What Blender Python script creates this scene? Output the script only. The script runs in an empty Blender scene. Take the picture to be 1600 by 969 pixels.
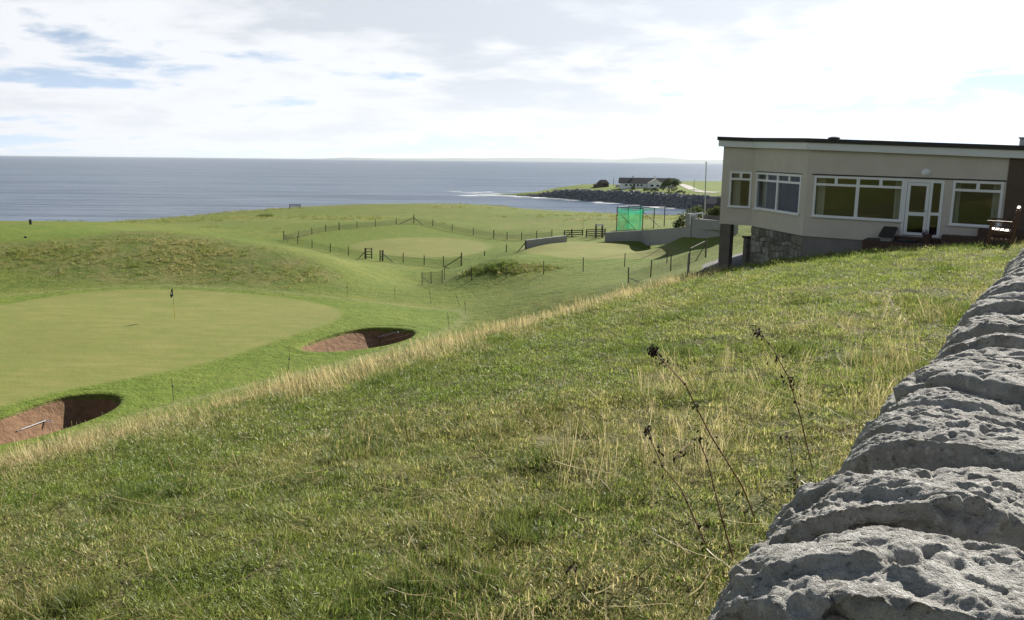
import bpy, bmesh, math, random
import numpy as np
from mathutils import Vector, Matrix
R = math.radians
random.seed(7); rng = np.random.default_rng(7)
scene = bpy.context.scene
COL = scene.collection

# ------------------------------------------------------------------ camera
F, PW, PH = 1280.0, 1600.0, 969.0
PITCH = math.atan(233.5 / F); ROLL = math.atan(.0106)
SP, CP, SR, CR = math.sin(PITCH), math.cos(PITCH), math.sin(ROLL), math.cos(ROLL)
cam = bpy.data.cameras.new('camera'); camo = bpy.data.objects.new('camera', cam); COL.objects.link(camo)
cam.sensor_width = 36; cam.lens = 36 * F / PW; cam.clip_start = .05; cam.clip_end = 120000
camo.matrix_world = (Matrix.Rotation(math.pi / 2 - PITCH, 4, 'X') @ Matrix.Rotation(ROLL, 4, 'Z'))
scene.camera = camo
# ------------------------------------------------------------------ sun and sky
SUN_EL, SUN_AZ = R(31), R(38)             # azimuth to the right of the view direction (+Y)
SUN_DIR = Vector((math.sin(SUN_AZ) * math.cos(SUN_EL), math.cos(SUN_AZ) * math.cos(SUN_EL), math.sin(SUN_EL)))
sun = bpy.data.lights.new('sun', 'SUN'); sun.energy = 5.0; sun.angle = R(.6); sun.color = (1, .95, .86)
suno = bpy.data.objects.new('sun', sun); COL.objects.link(suno)
suno.rotation_euler = (-SUN_DIR).to_track_quat('-Z', 'Y').to_euler()
scene.view_settings.view_transform = 'Standard'; scene.view_settings.look = 'None'
scene.view_settings.gamma = 1; scene.view_settings.use_curve_mapping = False
scene.view_settings.exposure = 0.93
scene.cycles.max_bounces = 5; scene.cycles.diffuse_bounces = 2; scene.cycles.glossy_bounces = 3; scene.cycles.transparent_max_bounces = 10; scene.cycles.caustics_reflective = False; scene.cycles.caustics_refractive = False

def node(nt, typ, ins=None, **kw):
    n = nt.nodes.new(typ)
    for k, v in kw.items(): setattr(n, k, v)
    for k, v in (ins or {}).items():
        s = n.inputs[k]
        if hasattr(v, 'is_output') or isinstance(v, bpy.types.NodeSocket): nt.links.new(v, s)
        else: s.default_value = v
    return n
def mth(nt, op, a, b=None, c=None, clamp=False):
    ins = {0: a}
    if b is not None: ins[1] = b
    if c is not None: ins[2] = c
    n = node(nt, 'ShaderNodeMath', ins, operation=op); n.use_clamp = clamp
    return n.outputs[0]
def vmth(nt, op, a, b=None, out=0):
    ins = {0: a}
    if b is not None: ins[1] = b
    return node(nt, 'ShaderNodeVectorMath', ins, operation=op).outputs[out]
def mixc(nt, f, a, b, blend='MIX'):
    n = nt.nodes.new('ShaderNodeMix'); n.data_type = 'RGBA'; n.blend_type = blend
    for i, v in ((0, f), (6, a), (7, b)):
        if isinstance(v, bpy.types.NodeSocket): nt.links.new(v, n.inputs[i])
        else: n.inputs[i].default_value = (tuple(v) + (1,) if isinstance(v, tuple) and len(v) == 3 else v)
    return n.outputs[2]
def smooth(nt, v, a, b, lo=0., hi=1.):
    return node(nt, 'ShaderNodeMapRange', {0: v, 1: a, 2: b, 3: lo, 4: hi}, interpolation_type='SMOOTHSTEP').outputs[0]
def noise(nt, vec, scale, detail=4, rough=.55, dist=0., out=0):
    return node(nt, 'ShaderNodeTexNoise', {'Vector': vec, 'Scale': scale, 'Detail': detail, 'Roughness': rough, 'Distortion': dist}).outputs[out]

SKX, SKY = 47.0, 22.0          # which stretch of cloud
world = bpy.data.worlds.new('World'); scene.world = world; world.use_nodes = True
wt = world.node_tree; wt.nodes.clear()
sky = node(wt, 'ShaderNodeTexSky', sky_type='NISHITA', sun_disc=False, sun_elevation=SUN_EL, sun_rotation=SUN_AZ,
           altitude=20, air_density=1.0, dust_density=.0, ozone_density=1.0)
tc = node(wt, 'ShaderNodeTexCoord').outputs['Generated']
sx = node(wt, 'ShaderNodeSeparateXYZ', {0: tc})
zz = mth(wt, 'ADD', mth(wt, 'MAXIMUM', sx.outputs[2], 0.), .14)
pv = node(wt, 'ShaderNodeCombineXYZ', {0: mth(wt, 'DIVIDE', sx.outputs[0], zz), 1: mth(wt, 'DIVIDE', sx.outputs[1], zz), 2: 0.}).outputs[0]
pv = vmth(wt, 'ADD', pv, (SKX, SKY, 0.))
n1 = noise(wt, pv, .50, 6, .52, .15)
n2 = noise(wt, vmth(wt, 'ADD', pv, (13., 2., 5.)), 2.4, 5, .58, .3)
dens = mth(wt, 'ADD', mth(wt, 'MULTIPLY', n1, .70), mth(wt, 'MULTIPLY', n2, .30))
low = smooth(wt, sx.outputs[2], .0, .75, .03, -.075)          # more cloud towards the horizon
dens = mth(wt, 'ADD', dens, low)
cover = smooth(wt, dens, .452, .512)
thick = mth(wt, 'MULTIPLY', smooth(wt, dens, .525, .63), smooth(wt, sx.outputs[2], .0, .14, .35, 1.))
dots = vmth(wt, 'DOT_PRODUCT', vmth(wt, 'NORMALIZE', tc), tuple(SUN_DIR), out=1)
dpos = mth(wt, 'MAXIMUM', dots, 0.)
glow = mth(wt, 'ADD', smooth(wt, dots, -.6, .5, .34, .72), mth(wt, 'MULTIPLY', mth(wt, 'POWER', dpos, 7.), .45))
ccol = mixc(wt, thick, (1.0, 1.01, 1.04), (.72, .76, .82))
ccol = vmth(wt, 'MULTIPLY', ccol, node(wt, 'ShaderNodeCombineXYZ', {0: glow, 1: glow, 2: glow}).outputs[0])
lum = node(wt, 'ShaderNodeRGBToBW', {0: sky.outputs[0]}).outputs[0]     # keep the Nishita brightness, hold the hue to a clear maritime blue
hue = mixc(wt, smooth(wt, sx.outputs[2], 0., .35), (.062, .077, .098), (.050, .074, .110))
skyc = vmth(wt, 'MULTIPLY', hue, node(wt, 'ShaderNodeCombineXYZ', {0: lum, 1: lum, 2: lum}).outputs[0])
allc = mixc(wt, mth(wt, 'MULTIPLY', cover, .92), skyc, ccol)
bg = node(wt, 'ShaderNodeBackground', {'Color': allc, 'Strength': .72})
wo = node(wt, 'ShaderNodeOutputWorld', {'Surface': bg.outputs[0]})
world.cycles.sampling_method = 'MANUAL'; world.cycles.sample_map_resolution = 1024

# ------------------------------------------------------------------ pixel helpers (where a sight line meets the place)
def ray(px, py):
    u = (px - PW / 2) / F; v = (py - PH / 2) / F
    u2 = u * CR + v * SR; v2 = v * CR - u * SR
    return np.array([u2, CP - v2 * SP, -(SP + v2 * CP)])
def atY(px, py, Y): d = ray(px, py); return d * (Y / d[1])
def atZ(px, py, Z): d = ray(px, py); return d * (Z / d[2])

# ------------------------------------------------------------------ materials
MATS = {}
def new_mat(name):
    m = bpy.data.materials.new(name); m.use_nodes = True; nt = m.node_tree
    b = nt.nodes['Principled BSDF']; MATS[name] = m
    return m, nt, b
def mat(name, col, rough=.7, metal=0., var=.18, nscale=6., bump=.0, bscale=40., spec=.4, fine=None):
    """plain procedural paint / wood / metal: base colour with two scales of mottling and a bump"""
    m, nt, b = new_mat(name)
    g = node(nt, 'ShaderNodeNewGeometry').outputs['Position']
    v = noise(nt, g, nscale, 5, .6)
    v2 = noise(nt, g, nscale * 9, 3, .6)
    k = mth(nt, 'ADD', mth(nt, 'MULTIPLY', mth(nt, 'SUBTRACT', v, .5), var * 2.4), mth(nt, 'MULTIPLY', mth(nt, 'SUBTRACT', v2, .5), var))
    k = mth(nt, 'ADD', 1., k)
    c = vmth(nt, 'MULTIPLY', col, node(nt, 'ShaderNodeCombineXYZ', {0: k, 1: k, 2: k}).outputs[0])
    nt.links.new(c, b.inputs['Base Color'])
    b.inputs['Roughness'].default_value = rough; b.inputs['Metallic'].default_value = metal
    b.inputs['Specular IOR Level'].default_value = spec
    if bump:
        h = noise(nt, g, bscale, 4, .65)
        nt.links.new(node(nt, 'ShaderNodeBump', {'Height': h, 'Strength': min(1, bump), 'Distance': .01 * max(1, bump)}).outputs[0], b.inputs['Normal'])
    return m
mat('white_paint', (.78, .79, .82), .45, var=.05, bump=.1)
mat('pvc', (.80, .81, .84), .3, var=.03, nscale=3)
mat('fascia_white', (.70, .72, .76), .5, var=.08, nscale=2.)
mat('roof_felt', (.045, .042, .042), .85, var=.2, bump=.4)
mat('render_beige', (.60, .555, .505), .95, var=.12, nscale=1.5, bump=1., bscale=70.)
mat('render_grey', (.30, .30, .31), .95, var=.15, nscale=1.2, bump=.8, bscale=60.)
mat('plinth_grey', (.22, .21, .205), .95, var=.25, nscale=1.6, bump=.9, bscale=50.)
mat('brown_render', (.115, .085, .068), .9, var=.25, nscale=2., bump=1., bscale=60.)
mat('pillar_dark', (.15, .135, .12), .9, var=.25, nscale=3., bump=.8, bscale=50.)
mat('dark_brick', (.085, .055, .043), .9, var=.4, nscale=8., bump=.6)
mat('dark_timber_and_shade', (.035, .028, .026), .7, var=.3, nscale=9., bump=.4)  # dark timber parts, and the strips painted in as shadow gaps
mat('bench_wood', (.13, .062, .033), .45, var=.3, nscale=9., bump=.3)
mat('concrete', (.43, .39, .36), .9, var=.16, nscale=5., bump=.5)
mat('pavers', (.13, .12, .12), .9, var=.25, nscale=4., bump=.5)  # darkened to stand in for the clubhouse shadow on the path
mat('post_wood', (.085, .072, .055), .85, var=.35, nscale=7., bump=.4)
mat('post_pale', (.24, .23, .21), .8, var=.25, nscale=7., bump=.3)
mat('yellow_paint', (.62, .40, .03), .6, var=.1)
mat('wire', (.10, .10, .095), .85, var=.1, spec=.1)
mat('steel', (.42, .44, .47), .4, metal=.8, var=.1)
mat('black_plastic', (.016, .016, .018), .45, var=.15)
mat('blue_plastic', (.03, .05, .16), .5, var=.1)
mat('flag_navy', (.012, .014, .04), .75, var=.2)
mat('flag_white', (.7, .7, .72), .8, var=.1)
mat('rake_grey', (.42, .45, .50), .45, var=.1)
mat('pot_clay', (.10, .05, .045), .8, var=.2)
mat('flower_purple', (.06, .012, .07), .8, var=.5, nscale=60)
mat('curtain', (.60, .58, .52), .9, var=.1, nscale=8)
mat('room_wall', (.32, .27, .2), .9, var=.1)
mat('room_floor', (.10, .04, .035), .9, var=.2)
mat('cage_steel', (.02, .02, .022), .55, var=.2)
mat('brown_fence', (.12, .10, .09), .85, var=.3, nscale=5.)
mat('house_white', (.86, .86, .85), .85, var=.06, nscale=.6)
mat('house_roof', (.028, .029, .034), .7, var=.3, nscale=1.)
mat('pale_roof', (.42, .40, .37), .8, var=.15, nscale=1.)
mat('old_stone', (.10, .088, .075), .95, var=.4, nscale=1.2, bump=.8, bscale=3.)
mat('house_window', (.03, .035, .045), .15, var=.2)
mat('track', (.40, .37, .34), .95, var=.12, nscale=.4)
mat('seed_brown', (.05, .030, .02), .9, var=.4, nscale=40)
mat('stem_brown', (.20, .11, .06), .8, var=.35, nscale=30)
mat('weed_leaf', (.075, .085, .035), .8, var=.4, nscale=30)
mat('slate_pole', (.38, .39, .40), .6, var=.1)
mat('distant_land', (.08, .10, .06), .95, var=.3, nscale=.0006)

def glass_mat():
    m = bpy.data.materials.new('window_glass'); m.use_nodes = True; nt = m.node_tree; nt.nodes.clear()
    g = node(nt, 'ShaderNodeNewGeometry').outputs['Position']
    bp = node(nt, 'ShaderNodeBump', {'Height': noise(nt, g, 1.3, 1, .5), 'Strength': .12, 'Distance': .02})
    gl = node(nt, 'ShaderNodeBsdfGlossy', {'Color': (.9, .92, .93, 1), 'Roughness': .012, 'Normal': bp.outputs[0]})
    tr = node(nt, 'ShaderNodeBsdfTransparent', {'Color': (.66, .70, .70, 1)})
    fr = node(nt, 'ShaderNodeLayerWeight', {'Blend': .5})
    k = mth(nt, 'ADD', mth(nt, 'MULTIPLY', mth(nt, 'POWER', fr.outputs['Facing'], 4.), .6), .085, clamp=True)
    mx = node(nt, 'ShaderNodeMixShader', {0: k, 1: tr.outputs[0], 2: gl.outputs[0]})
    node(nt, 'ShaderNodeOutputMaterial', {'Surface': mx.outputs[0]}); MATS['glass'] = m
glass_mat()
def net_mat():
    m = bpy.data.materials.new('green_net'); m.use_nodes = True; nt = m.node_tree; nt.nodes.clear()
    g = node(nt, 'ShaderNodeNewGeometry').outputs['Position']
    df = node(nt, 'ShaderNodeBsdfDiffuse', {'Color': (.01, .28, .13, 1)})
    tl = node(nt, 'ShaderNodeBsdfTranslucent', {'Color': (.02, .52, .23, 1)})
    a = node(nt, 'ShaderNodeMixShader', {0: .6, 1: df.outputs[0], 2: tl.outputs[0]})
    tr = node(nt, 'ShaderNodeBsdfTransparent', {'Color': (1, 1, 1, 1)})
    k = smooth(nt, noise(nt, g, 1.4, 4, .6), .3, .7, .24, .52)
    mx = node(nt, 'ShaderNodeMixShader', {0: k, 1: tr.outputs[0], 2: a.outputs[0]})
    node(nt, 'ShaderNodeOutputMaterial', {'Surface': mx.outputs[0]}); MATS['net'] = m
net_mat()
def wire_net_mat():
    m = bpy.data.materials.new('wire_netting'); m.use_nodes = True; nt = m.node_tree; nt.nodes.clear()
    df = node(nt, 'ShaderNodeBsdfDiffuse', {'Color': (.09, .10, .085, 1)})
    tr = node(nt, 'ShaderNodeBsdfTransparent', {'Color': (1, 1, 1, 1)})
    mx = node(nt, 'ShaderNodeMixShader', {0: .22, 1: tr.outputs[0], 2: df.outputs[0]})
    node(nt, 'ShaderNodeOutputMaterial', {'Surface': mx.outputs[0]}); MATS['wire_net'] = m
wire_net_mat()

def grass_mat(name, green, green2, straw, straw_bias, patch=.35):
    m = bpy.data.materials.new(name); m.use_nodes = True; nt = m.node_tree; nt.nodes.clear()
    at = node(nt, 'ShaderNodeAttribute', attribute_name='tint')
    rnd = node(nt, 'ShaderNodeObjectInfo').outputs['Random']
    dr = node(nt, 'ShaderNodeAttribute', attribute_name='drift'); dr.attribute_type = 'INSTANCER'
    sp_ = node(nt, 'ShaderNodeSeparateXYZ', {0: dr.outputs['Vector']}); big = sp_.outputs[0]; mid = sp_.outputs[1]
    c = mixc(nt, smooth(nt, mid, .35, .65), green, green2)
    s = mth(nt, 'ADD', mth(nt, 'MULTIPLY', mth(nt, 'SUBTRACT', big, .5), 1.8), mth(nt, 'ADD', mth(nt, 'MULTIPLY', mth(nt, 'SUBTRACT', at.outputs['Fac'], .5), 1.1), straw_bias))
    s = mth(nt, 'ADD', s, mth(nt, 'MULTIPLY', mth(nt, 'SUBTRACT', rnd, .5), .5))
    c = mixc(nt, smooth(nt, s, .15, .85), c, straw)
    k = mth(nt, 'ADD', .72, mth(nt, 'MULTIPLY', at.outputs['Fac'], .55))
    c = vmth(nt, 'MULTIPLY', c, node(nt, 'ShaderNodeCombineXYZ', {0: k, 1: k, 2: k}).outputs[0])
    df = node(nt, 'ShaderNodeBsdfDiffuse', {'Color': c})
    tl = node(nt, 'ShaderNodeBsdfTranslucent', {'Color': c})
    gl = node(nt, 'ShaderNodeBsdfGlossy', {'Color': (.9, .9, .85, 1), 'Roughness': .42})
    a = node(nt, 'ShaderNodeMixShader', {0: .62, 1: df.outputs[0], 2: tl.outputs[0]})
    b = node(nt, 'ShaderNodeMixShader', {0: .022, 1: a.outputs[0], 2: gl.outputs[0]})
    node(nt, 'ShaderNodeOutputMaterial', {'Surface': b.outputs[0]}); MATS[name] = m
grass_mat('grass_short', (.185, .255, .042), (.26, .295, .065), (.50, .42, .20), -.03)
grass_mat('grass_tuft', (.10, .155, .030), (.15, .185, .045), (.40, .32, .15), -.02)
grass_mat('grass_straw', (.36, .30, .13), (.44, .37, .18), (.55, .46, .25), .35)
grass_mat('grass_rough', (.17, .21, .042), (.225, .24, .062), (.46, .38, .19), .12, .12)
grass_mat('leaf_dark', (.05, .07, .025), (.075, .09, .035), (.12, .10, .05), -.1, .3)
grass_mat('leaf_gorse', (.07, .09, .03), (.13, .13, .04), (.26, .22, .07), .1, .5)

def terrain_mat():
    m, nt, b = new_mat('turf')
    g = node(nt, 'ShaderNodeNewGeometry').outputs['Position']
    at = node(nt, 'ShaderNodeAttribute', attribute_name='turf')
    sep = node(nt, 'ShaderNodeSeparateColor', {0: at.outputs['Color']})
    a2 = node(nt, 'ShaderNodeAttribute', attribute_name='ground')
    sep2 = node(nt, 'ShaderNodeSeparateColor', {0: a2.outputs['Color']})
    nb = noise(nt, g, .07, 3, .6); nm = noise(nt, g, .45, 4, .66); nf = noise(nt, g, 2.6, 4, .72)
    gs = vmth(nt, 'MULTIPLY', g, (.35, 1.6, 1.))
    ns = noise(nt, gs, .8, 4, .65)
    fair = mixc(nt, smooth(nt, nb, .35, .65), (.108, .148, .018), (.162, .176, .036))
    fair = mixc(nt, smooth(nt, nm, .35, .7), fair, (.085, .128, .018))
    fair = mixc(nt, smooth(nt, nf, .42, .70, 0, .55), fair, (.175, .175, .052))
    rough = mixc(nt, smooth(nt, nm, .35, .66), (.105, .14, .025), (.175, .165, .055))
    rough = mixc(nt, smooth(nt, nf, .45, .7), rough, (.075, .095, .020))
    fringe = mixc(nt, smooth(nt, nm, .3, .7), (.098, .148, .017), (.138, .178, .027))
    fringe = mixc(nt, smooth(nt, nf, .4, .75, 0, .35), fringe, (.15, .165, .05))
    grn = mixc(nt, smooth(nt, ns, .35, .68), (.165, .178, .045), (.21, .205, .064))
    grn = mixc(nt, smooth(nt, nm, .42, .66, 0, .6), grn, (.14, .175, .038))
    grn = mixc(nt, smooth(nt, nf, .45, .75, 0, .4), grn, (.22, .195, .088)); grn = mixc(nt, smooth(nt, nb, .45, .65, 0, .5), grn, (.155, .165, .048))
    field = mixc(nt, smooth(nt, nf, .35, .65), (.085, .095, .03), (.13, .115, .05))
    c = mixc(nt, sep.outputs[2], fair, rough)
    c = mixc(nt, sep.outputs[1], c, fringe)
    c = mixc(nt, sep.outputs[0], c, grn)
    c = mixc(nt, sep2.outputs[0], c, field)
    c = mixc(nt, sep2.outputs[1], c, mixc(nt, smooth(nt, nf, .4, .7), (.20, .21, .08), (.25, .235, .11)))   # worn pale line under the wires
    soil = smooth(nt, noise(nt, g, 1.1, 3, .6), .57, .67)
    soil = mth(nt, 'MULTIPLY', soil, sep2.outputs[0])
    c = mixc(nt, soil, c, (.075, .055, .035))
    nt.links.new(c, b.inputs['Base Color']); b.inputs['Roughness'].default_value = .9; b.inputs['Specular IOR Level'].default_value = .15
    keep = mth(nt, 'SUBTRACT', 1., mth(nt, 'MULTIPLY', sep.outputs[0], .75))
    h = mth(nt, 'ADD', noise(nt, g, 7., 3, .7), mth(nt, 'MULTIPLY', noise(nt, g, 1.2, 3, .6), 2.2))
    bp = node(nt, 'ShaderNodeBump', {'Height': h, 'Strength': mth(nt, 'MULTIPLY', keep, .8), 'Distance': .10})
    nt.links.new(bp.outputs[0], b.inputs['Normal'])
terrain_mat()
def sand_mat():
    m, nt, b = new_mat('sand')
    g = node(nt, 'ShaderNodeNewGeometry').outputs['Position']
    c = mixc(nt, smooth(nt, noise(nt, g, 3., 5, .65), .35, .65), (.16, .088, .046), (.225, .13, .07))
    c = mixc(nt, smooth(nt, noise(nt, g, 22., 3, .6), .55, .75, 0, .6), c, (.14, .075, .05))
    nt.links.new(c, b.inputs['Base Color']); b.inputs['Roughness'].default_value = .95
    h = mth(nt, 'ADD', noise(nt, g, 14., 4, .7), mth(nt, 'MULTIPLY', noise(nt, g, 3., 3, .6), 2.))
    nt.links.new(node(nt, 'ShaderNodeBump', {'Height': h, 'Strength': .9, 'Distance': .06}).outputs[0], b.inputs['Normal'])
sand_mat()
def sea_mat():
    m, nt, b = new_mat('sea_water')
    g = node(nt, 'ShaderNodeNewGeometry').outputs['Position']
    rot = node(nt, 'ShaderNodeMapping', {0: g, 2: (0, 0, R(12)), 3: (.35, 1., 1.)}).outputs[0]
    w1 = noise(nt, rot, .16, 3, .6); w2 = noise(nt, rot, .6, 3, .6); w3 = noise(nt, rot, 1.9, 2, .6)
    streak = noise(nt, node(nt, 'ShaderNodeMapping', {0: g, 2: (0, 0, R(8)), 3: (.0016, .011, 1.)}).outputs[0], 1., 5, .6)
    amp = smooth(nt, streak, .36, .64, .45, 1.25)
    h = mth(nt, 'ADD', mth(nt, 'MULTIPLY', w1, 1.6), mth(nt, 'ADD', mth(nt, 'MULTIPLY', w2, .55), mth(nt, 'MULTIPLY', w3, .16)))
    h = mth(nt, 'MULTIPLY', h, amp)
    rip = noise(nt, node(nt, 'ShaderNodeMapping', {0: g, 2: (0, 0, R(5)), 3: (.012, .075, 1.)}).outputs[0], 1., 4, .65)
    c = mixc(nt, smooth(nt, streak, .36, .62), (.016, .036, .075), (.055, .090, .14))
    c = mixc(nt, smooth(nt, rip, .45, .7, 0., .6), c, (.12, .16, .21))
    nt.links.new(c, b.inputs['Base Color']); b.inputs['Roughness'].default_value = .30; b.inputs['IOR'].default_value = 1.333; b.inputs['Specular IOR Level'].default_value = .42
    nt.links.new(smooth(nt, mth(nt, 'ADD', mth(nt, 'MULTIPLY', streak, .6), mth(nt, 'MULTIPLY', rip, .4)), .38, .62, .22, 1.2), b.inputs['Specular IOR Level'])
    nt.links.new(node(nt, 'ShaderNodeBump', {'Height': h, 'Strength': 1., 'Distance': .9}).outputs[0], b.inputs['Normal'])
sea_mat()
def rock_mat(name, a, b_, c_, sc=1., bump=1., dist=.028):
    m, nt, b = new_mat(name)
    g = node(nt, 'ShaderNodeNewGeometry').outputs['Position']
    c = mixc(nt, smooth(nt, noise(nt, g, 7 * sc, 6, .65), .35, .65), a, b_)
    c = mixc(nt, smooth(nt, noise(nt, g, 26 * sc, 5, .7), .52, .66), c, c_)
    c = mixc(nt, smooth(nt, noise(nt, g, 60 * sc, 3, .7), .55, .72, 0, .75), c, tuple(x * .35 for x in a))
    nt.links.new(c, b.inputs['Base Color']); b.inputs['Roughness'].default_value = .88; b.inputs['Specular IOR Level'].default_value = .3
    h = mth(nt, 'ADD', noise(nt, g, 45 * sc, 5, .75), mth(nt, 'MULTIPLY', noise(nt, g, 150 * sc, 3, .7), .6))
    nt.links.new(node(nt, 'ShaderNodeBump', {'Height': h, 'Strength': bump, 'Distance': dist}).outputs[0], b.inputs['Normal'])
rock_mat('wall_stone', (.36, .345, .315), (.49, .475, .44), (.60, .585, .55), dist=.024)
rock_mat('masonry', (.20, .185, .155), (.27, .255, .22), (.33, .32, .29), .5)
rock_mat('masonry_dark', (.13, .12, .105), (.19, .18, .16), (.24, .23, .21), .5)
rock_mat('masonry_pale', (.29, .285, .27), (.36, .35, .33), (.42, .41, .39), .5)
rock_mat('mortar', (.15, .14, .125), (.18, .17, .15), (.21, .20, .18), .6)
rock_mat('armour_rock', (.11, .115, .125), (.20, .205, .215), (.42, .42, .41), .05, 1., .2)

# ------------------------------------------------------------------ mesh helpers
def tag(o, label=None, cat=None, group=None, kind=None):
    if label: o['label'] = label
    if cat: o['category'] = cat
    if group: o['group'] = group
    if kind: o['kind'] = kind
    return o
def empty(name, loc, label=None, cat=None, group=None):
    o = bpy.data.objects.new(name, None); COL.objects.link(o); o.location = loc; o.empty_display_size = .1
    return tag(o, label, cat, group)
def link(name, me, m, parent=None):
    o = bpy.data.objects.new(name, me); COL.objects.link(o)
    if m is not None and len(me.materials) == 0: me.materials.append(MATS[m])
    if parent is not None:
        o.parent = parent; o.matrix_parent_inverse = Matrix.Identity(4)
    return o
class MB:
    """collects boxes, bars and sheets in world space; build() links them as ONE mesh, relative to its parent"""
    def __init__(s): s.v = []; s.f = []
    def add(s, vs, fs):
        o = len(s.v); s.v += [tuple(map(float, p)) for p in vs]; s.f += [tuple(i + o for i in q) for q in fs]; return s
    def hexa(s, p):
        return s.add(p, [(0, 3, 2, 1), (4, 5, 6, 7), (0, 1, 5, 4), (1, 2, 6, 5), (2, 3, 7, 6), (3, 0, 4, 7)])
    def box(s, fn, a0, a1, b0, b1, c0, c1):
        return s.hexa([fn(*q) for q in ((a0, b0, c0), (a1, b0, c0), (a1, b1, c0), (a0, b1, c0), (a0, b0, c1), (a1, b0, c1), (a1, b1, c1), (a0, b1, c1))])
    def tube(s, pts, rad, n=6, cap=True):
        pts = [Vector(p) for p in pts]; k = len(pts)
        rad = [rad] * k if not hasattr(rad, '__len__') else rad
        o = len(s.v)
        for i, p in enumerate(pts):
            t = (pts[min(i + 1, k - 1)] - pts[max(i - 1, 0)]).normalized()
            a = t.orthogonal().normalized() if abs(t.z) > .95 else t.cross(Vector((0, 0, 1))).normalized()
            b = t.cross(a).normalized()
            for j in range(n):
                w = 2 * math.pi * j / n
                s.v.append(tuple(p + a * math.cos(w) * rad[i] + b * math.sin(w) * rad[i]))
        for i in range(k - 1):
            for j in range(n):
                s.f.append((o + i * n + j, o + i * n + (j + 1) % n, o + (i + 1) * n + (j + 1) % n, o + (i + 1) * n + j))
        if cap:
            s.f.append(tuple(o + j for j in range(n))[::-1]); s.f.append(tuple(o + (k - 1) * n + j for j in range(n)))
        return s
    def bar(s, p, q, w, h=None):
        return s.tube([p, q], w * .7, 4)
    def lathe(s, c, prof, n=16):
        o = len(s.v); c = Vector(c)
        for r_, z in prof:
            for j in range(n):
                w = 2 * math.pi * j / n; s.v.append((c.x + r_ * math.cos(w), c.y + r_ * math.sin(w), c.z + z))
        for i in range(len(prof) - 1):
            for j in range(n):
                s.f.append((o + i * n + j, o + i * n + (j + 1) % n, o + (i + 1) * n + (j + 1) % n, o + (i + 1) * n + j))
        s.f.append(tuple(o + j for j in range(n))[::-1]); s.f.append(tuple(o + (len(prof) - 1) * n + j for j in range(n)))
        return s
    def build(s, name, m, parent=None, smooth=False, bevel=0):
        me = bpy.data.meshes.new(name)
        off = Vector((0, 0, 0)); q = parent
        while q is not None: off += q.location; q = q.parent
        me.from_pydata([tuple(Vector(p) - off) for p in s.v], [], s.f)
        bm = bmesh.new(); bm.from_mesh(me); bmesh.ops.recalc_face_normals(bm, faces=bm.faces)
        if bevel: bmesh.ops.bevel(bm, geom=list(bm.edges), offset=bevel, segments=1, affect='EDGES', clamp_overlap=True)
        bm.to_mesh(me); bm.free()
        if smooth:
            for p in me.polygons: p.use_smooth = True
        return link(name, me, m, parent)
W3 = lambda x, y, z: (x, y, z)

PERM = np.random.default_rng(99).permutation(4096).astype(np.int32); PERM2 = np.concatenate([PERM, PERM, PERM]); PVAL = np.random.default_rng(98).uniform(-1, 1, 8192)
def vnoise(P, seed=0):
    P = np.asarray(P, float) + seed * 31.7; i = np.floor(P).astype(np.int32); f = P - i; f = f * f * (3 - 2 * f); i = i & 2047
    x0, y0, z0 = i[..., 0], i[..., 1], i[..., 2]; fx, fy, fz = f[..., 0], f[..., 1], f[..., 2]
    A = PERM2[x0], PERM2[x0 + 1]; out = []
    for dz in (0, 1):
        row = []
        for dy in (0, 1):
            a = PVAL[PERM2[(PERM2[A[0] + y0 + dy] + z0 + dz)]]; b = PVAL[PERM2[(PERM2[A[1] + y0 + dy] + z0 + dz)]]
            row.append(a + (b - a) * fx)
        out.append(row[0] + (row[1] - row[0]) * fy)
    return out[0] + (out[1] - out[0]) * fz
def fbm(P, oct=4, seed=0, gain=.5):
    a, s_, o = 1., 0, 0
    for k in range(oct):
        s_ = s_ + a * vnoise(P * 2.03 ** k + 17.3 * k, seed + k); o += a; a *= gain
    return s_ / o
def sstep(a, b, x): t = np.clip((x - a) / (b - a), 0, 1); return t * t * (3 - 2 * t)

# ------------------------------------------------------------------ terrain height
WALL0 = np.array([.37, 1.29]); WDIR = np.array([.5733, .8194]); WNRM = np.array([-.8194, .5733])
FAC = np.array([10.54, 29.0]); FT = np.array([.8467, -.5321]); FM = np.array([.5321, .8467])   # clubhouse front: origin, along, inwards
GZ = -10.0
ctrl = [(-18, 27.6, -10), (-16.3, 32.9, -10), (-19.9, 30.6, -10), (-11.4, 42.6, -10), (-5.8, 47.6, -10), (-8.8, 48.2, -9.95), (-34, 54, -10.05),
        (-22, 50, -9.97), (-11, 53, -10), (-25, 61.5, -10), (-3, 53, -10.1), (-40, 40, -10), (-30, 30, -10), (-6, 36, -10), (2, 44, -9.7), (-20, 20, -10.2),
        (-8, 28, -10), (-30, 15, -10.3), (-45, 62, -10), (-60, 45, -10), (-10, 10, -10.2), (0, 20, -9.8), (4, 30, -8.0),
        (-36, 104, -10.6), (-28, 101, -10.9), (-20, 93, -11.3), (-60, 120, -9.5), (-90, 100, -8), (-120, 150, -13.5), (-120, 215, -18), (-110, 60, -9),
        (8.2, 34, -4.5), (6.6, 34.2, -4.75), (12, 42, -4.5), (14, 50, -5.3), (9.4, 38.5, -4.65), (7.7, 38, -5.15), (9.4, 45, -6.3), (11, 51, -6.6), (12.7, 57, -7.0), (22, 60, -5), (4.2, 33.5, -5.7), (4, 37, -7.2), (6.2, 42, -7.0), (30, 40, -4), (20, 30, -3.6),
        (40, 60, -5), (70, 120, -8), (120, 190, -11), (60, 30, -4), (100, 90, -6), (45, 140, -10)]
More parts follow.
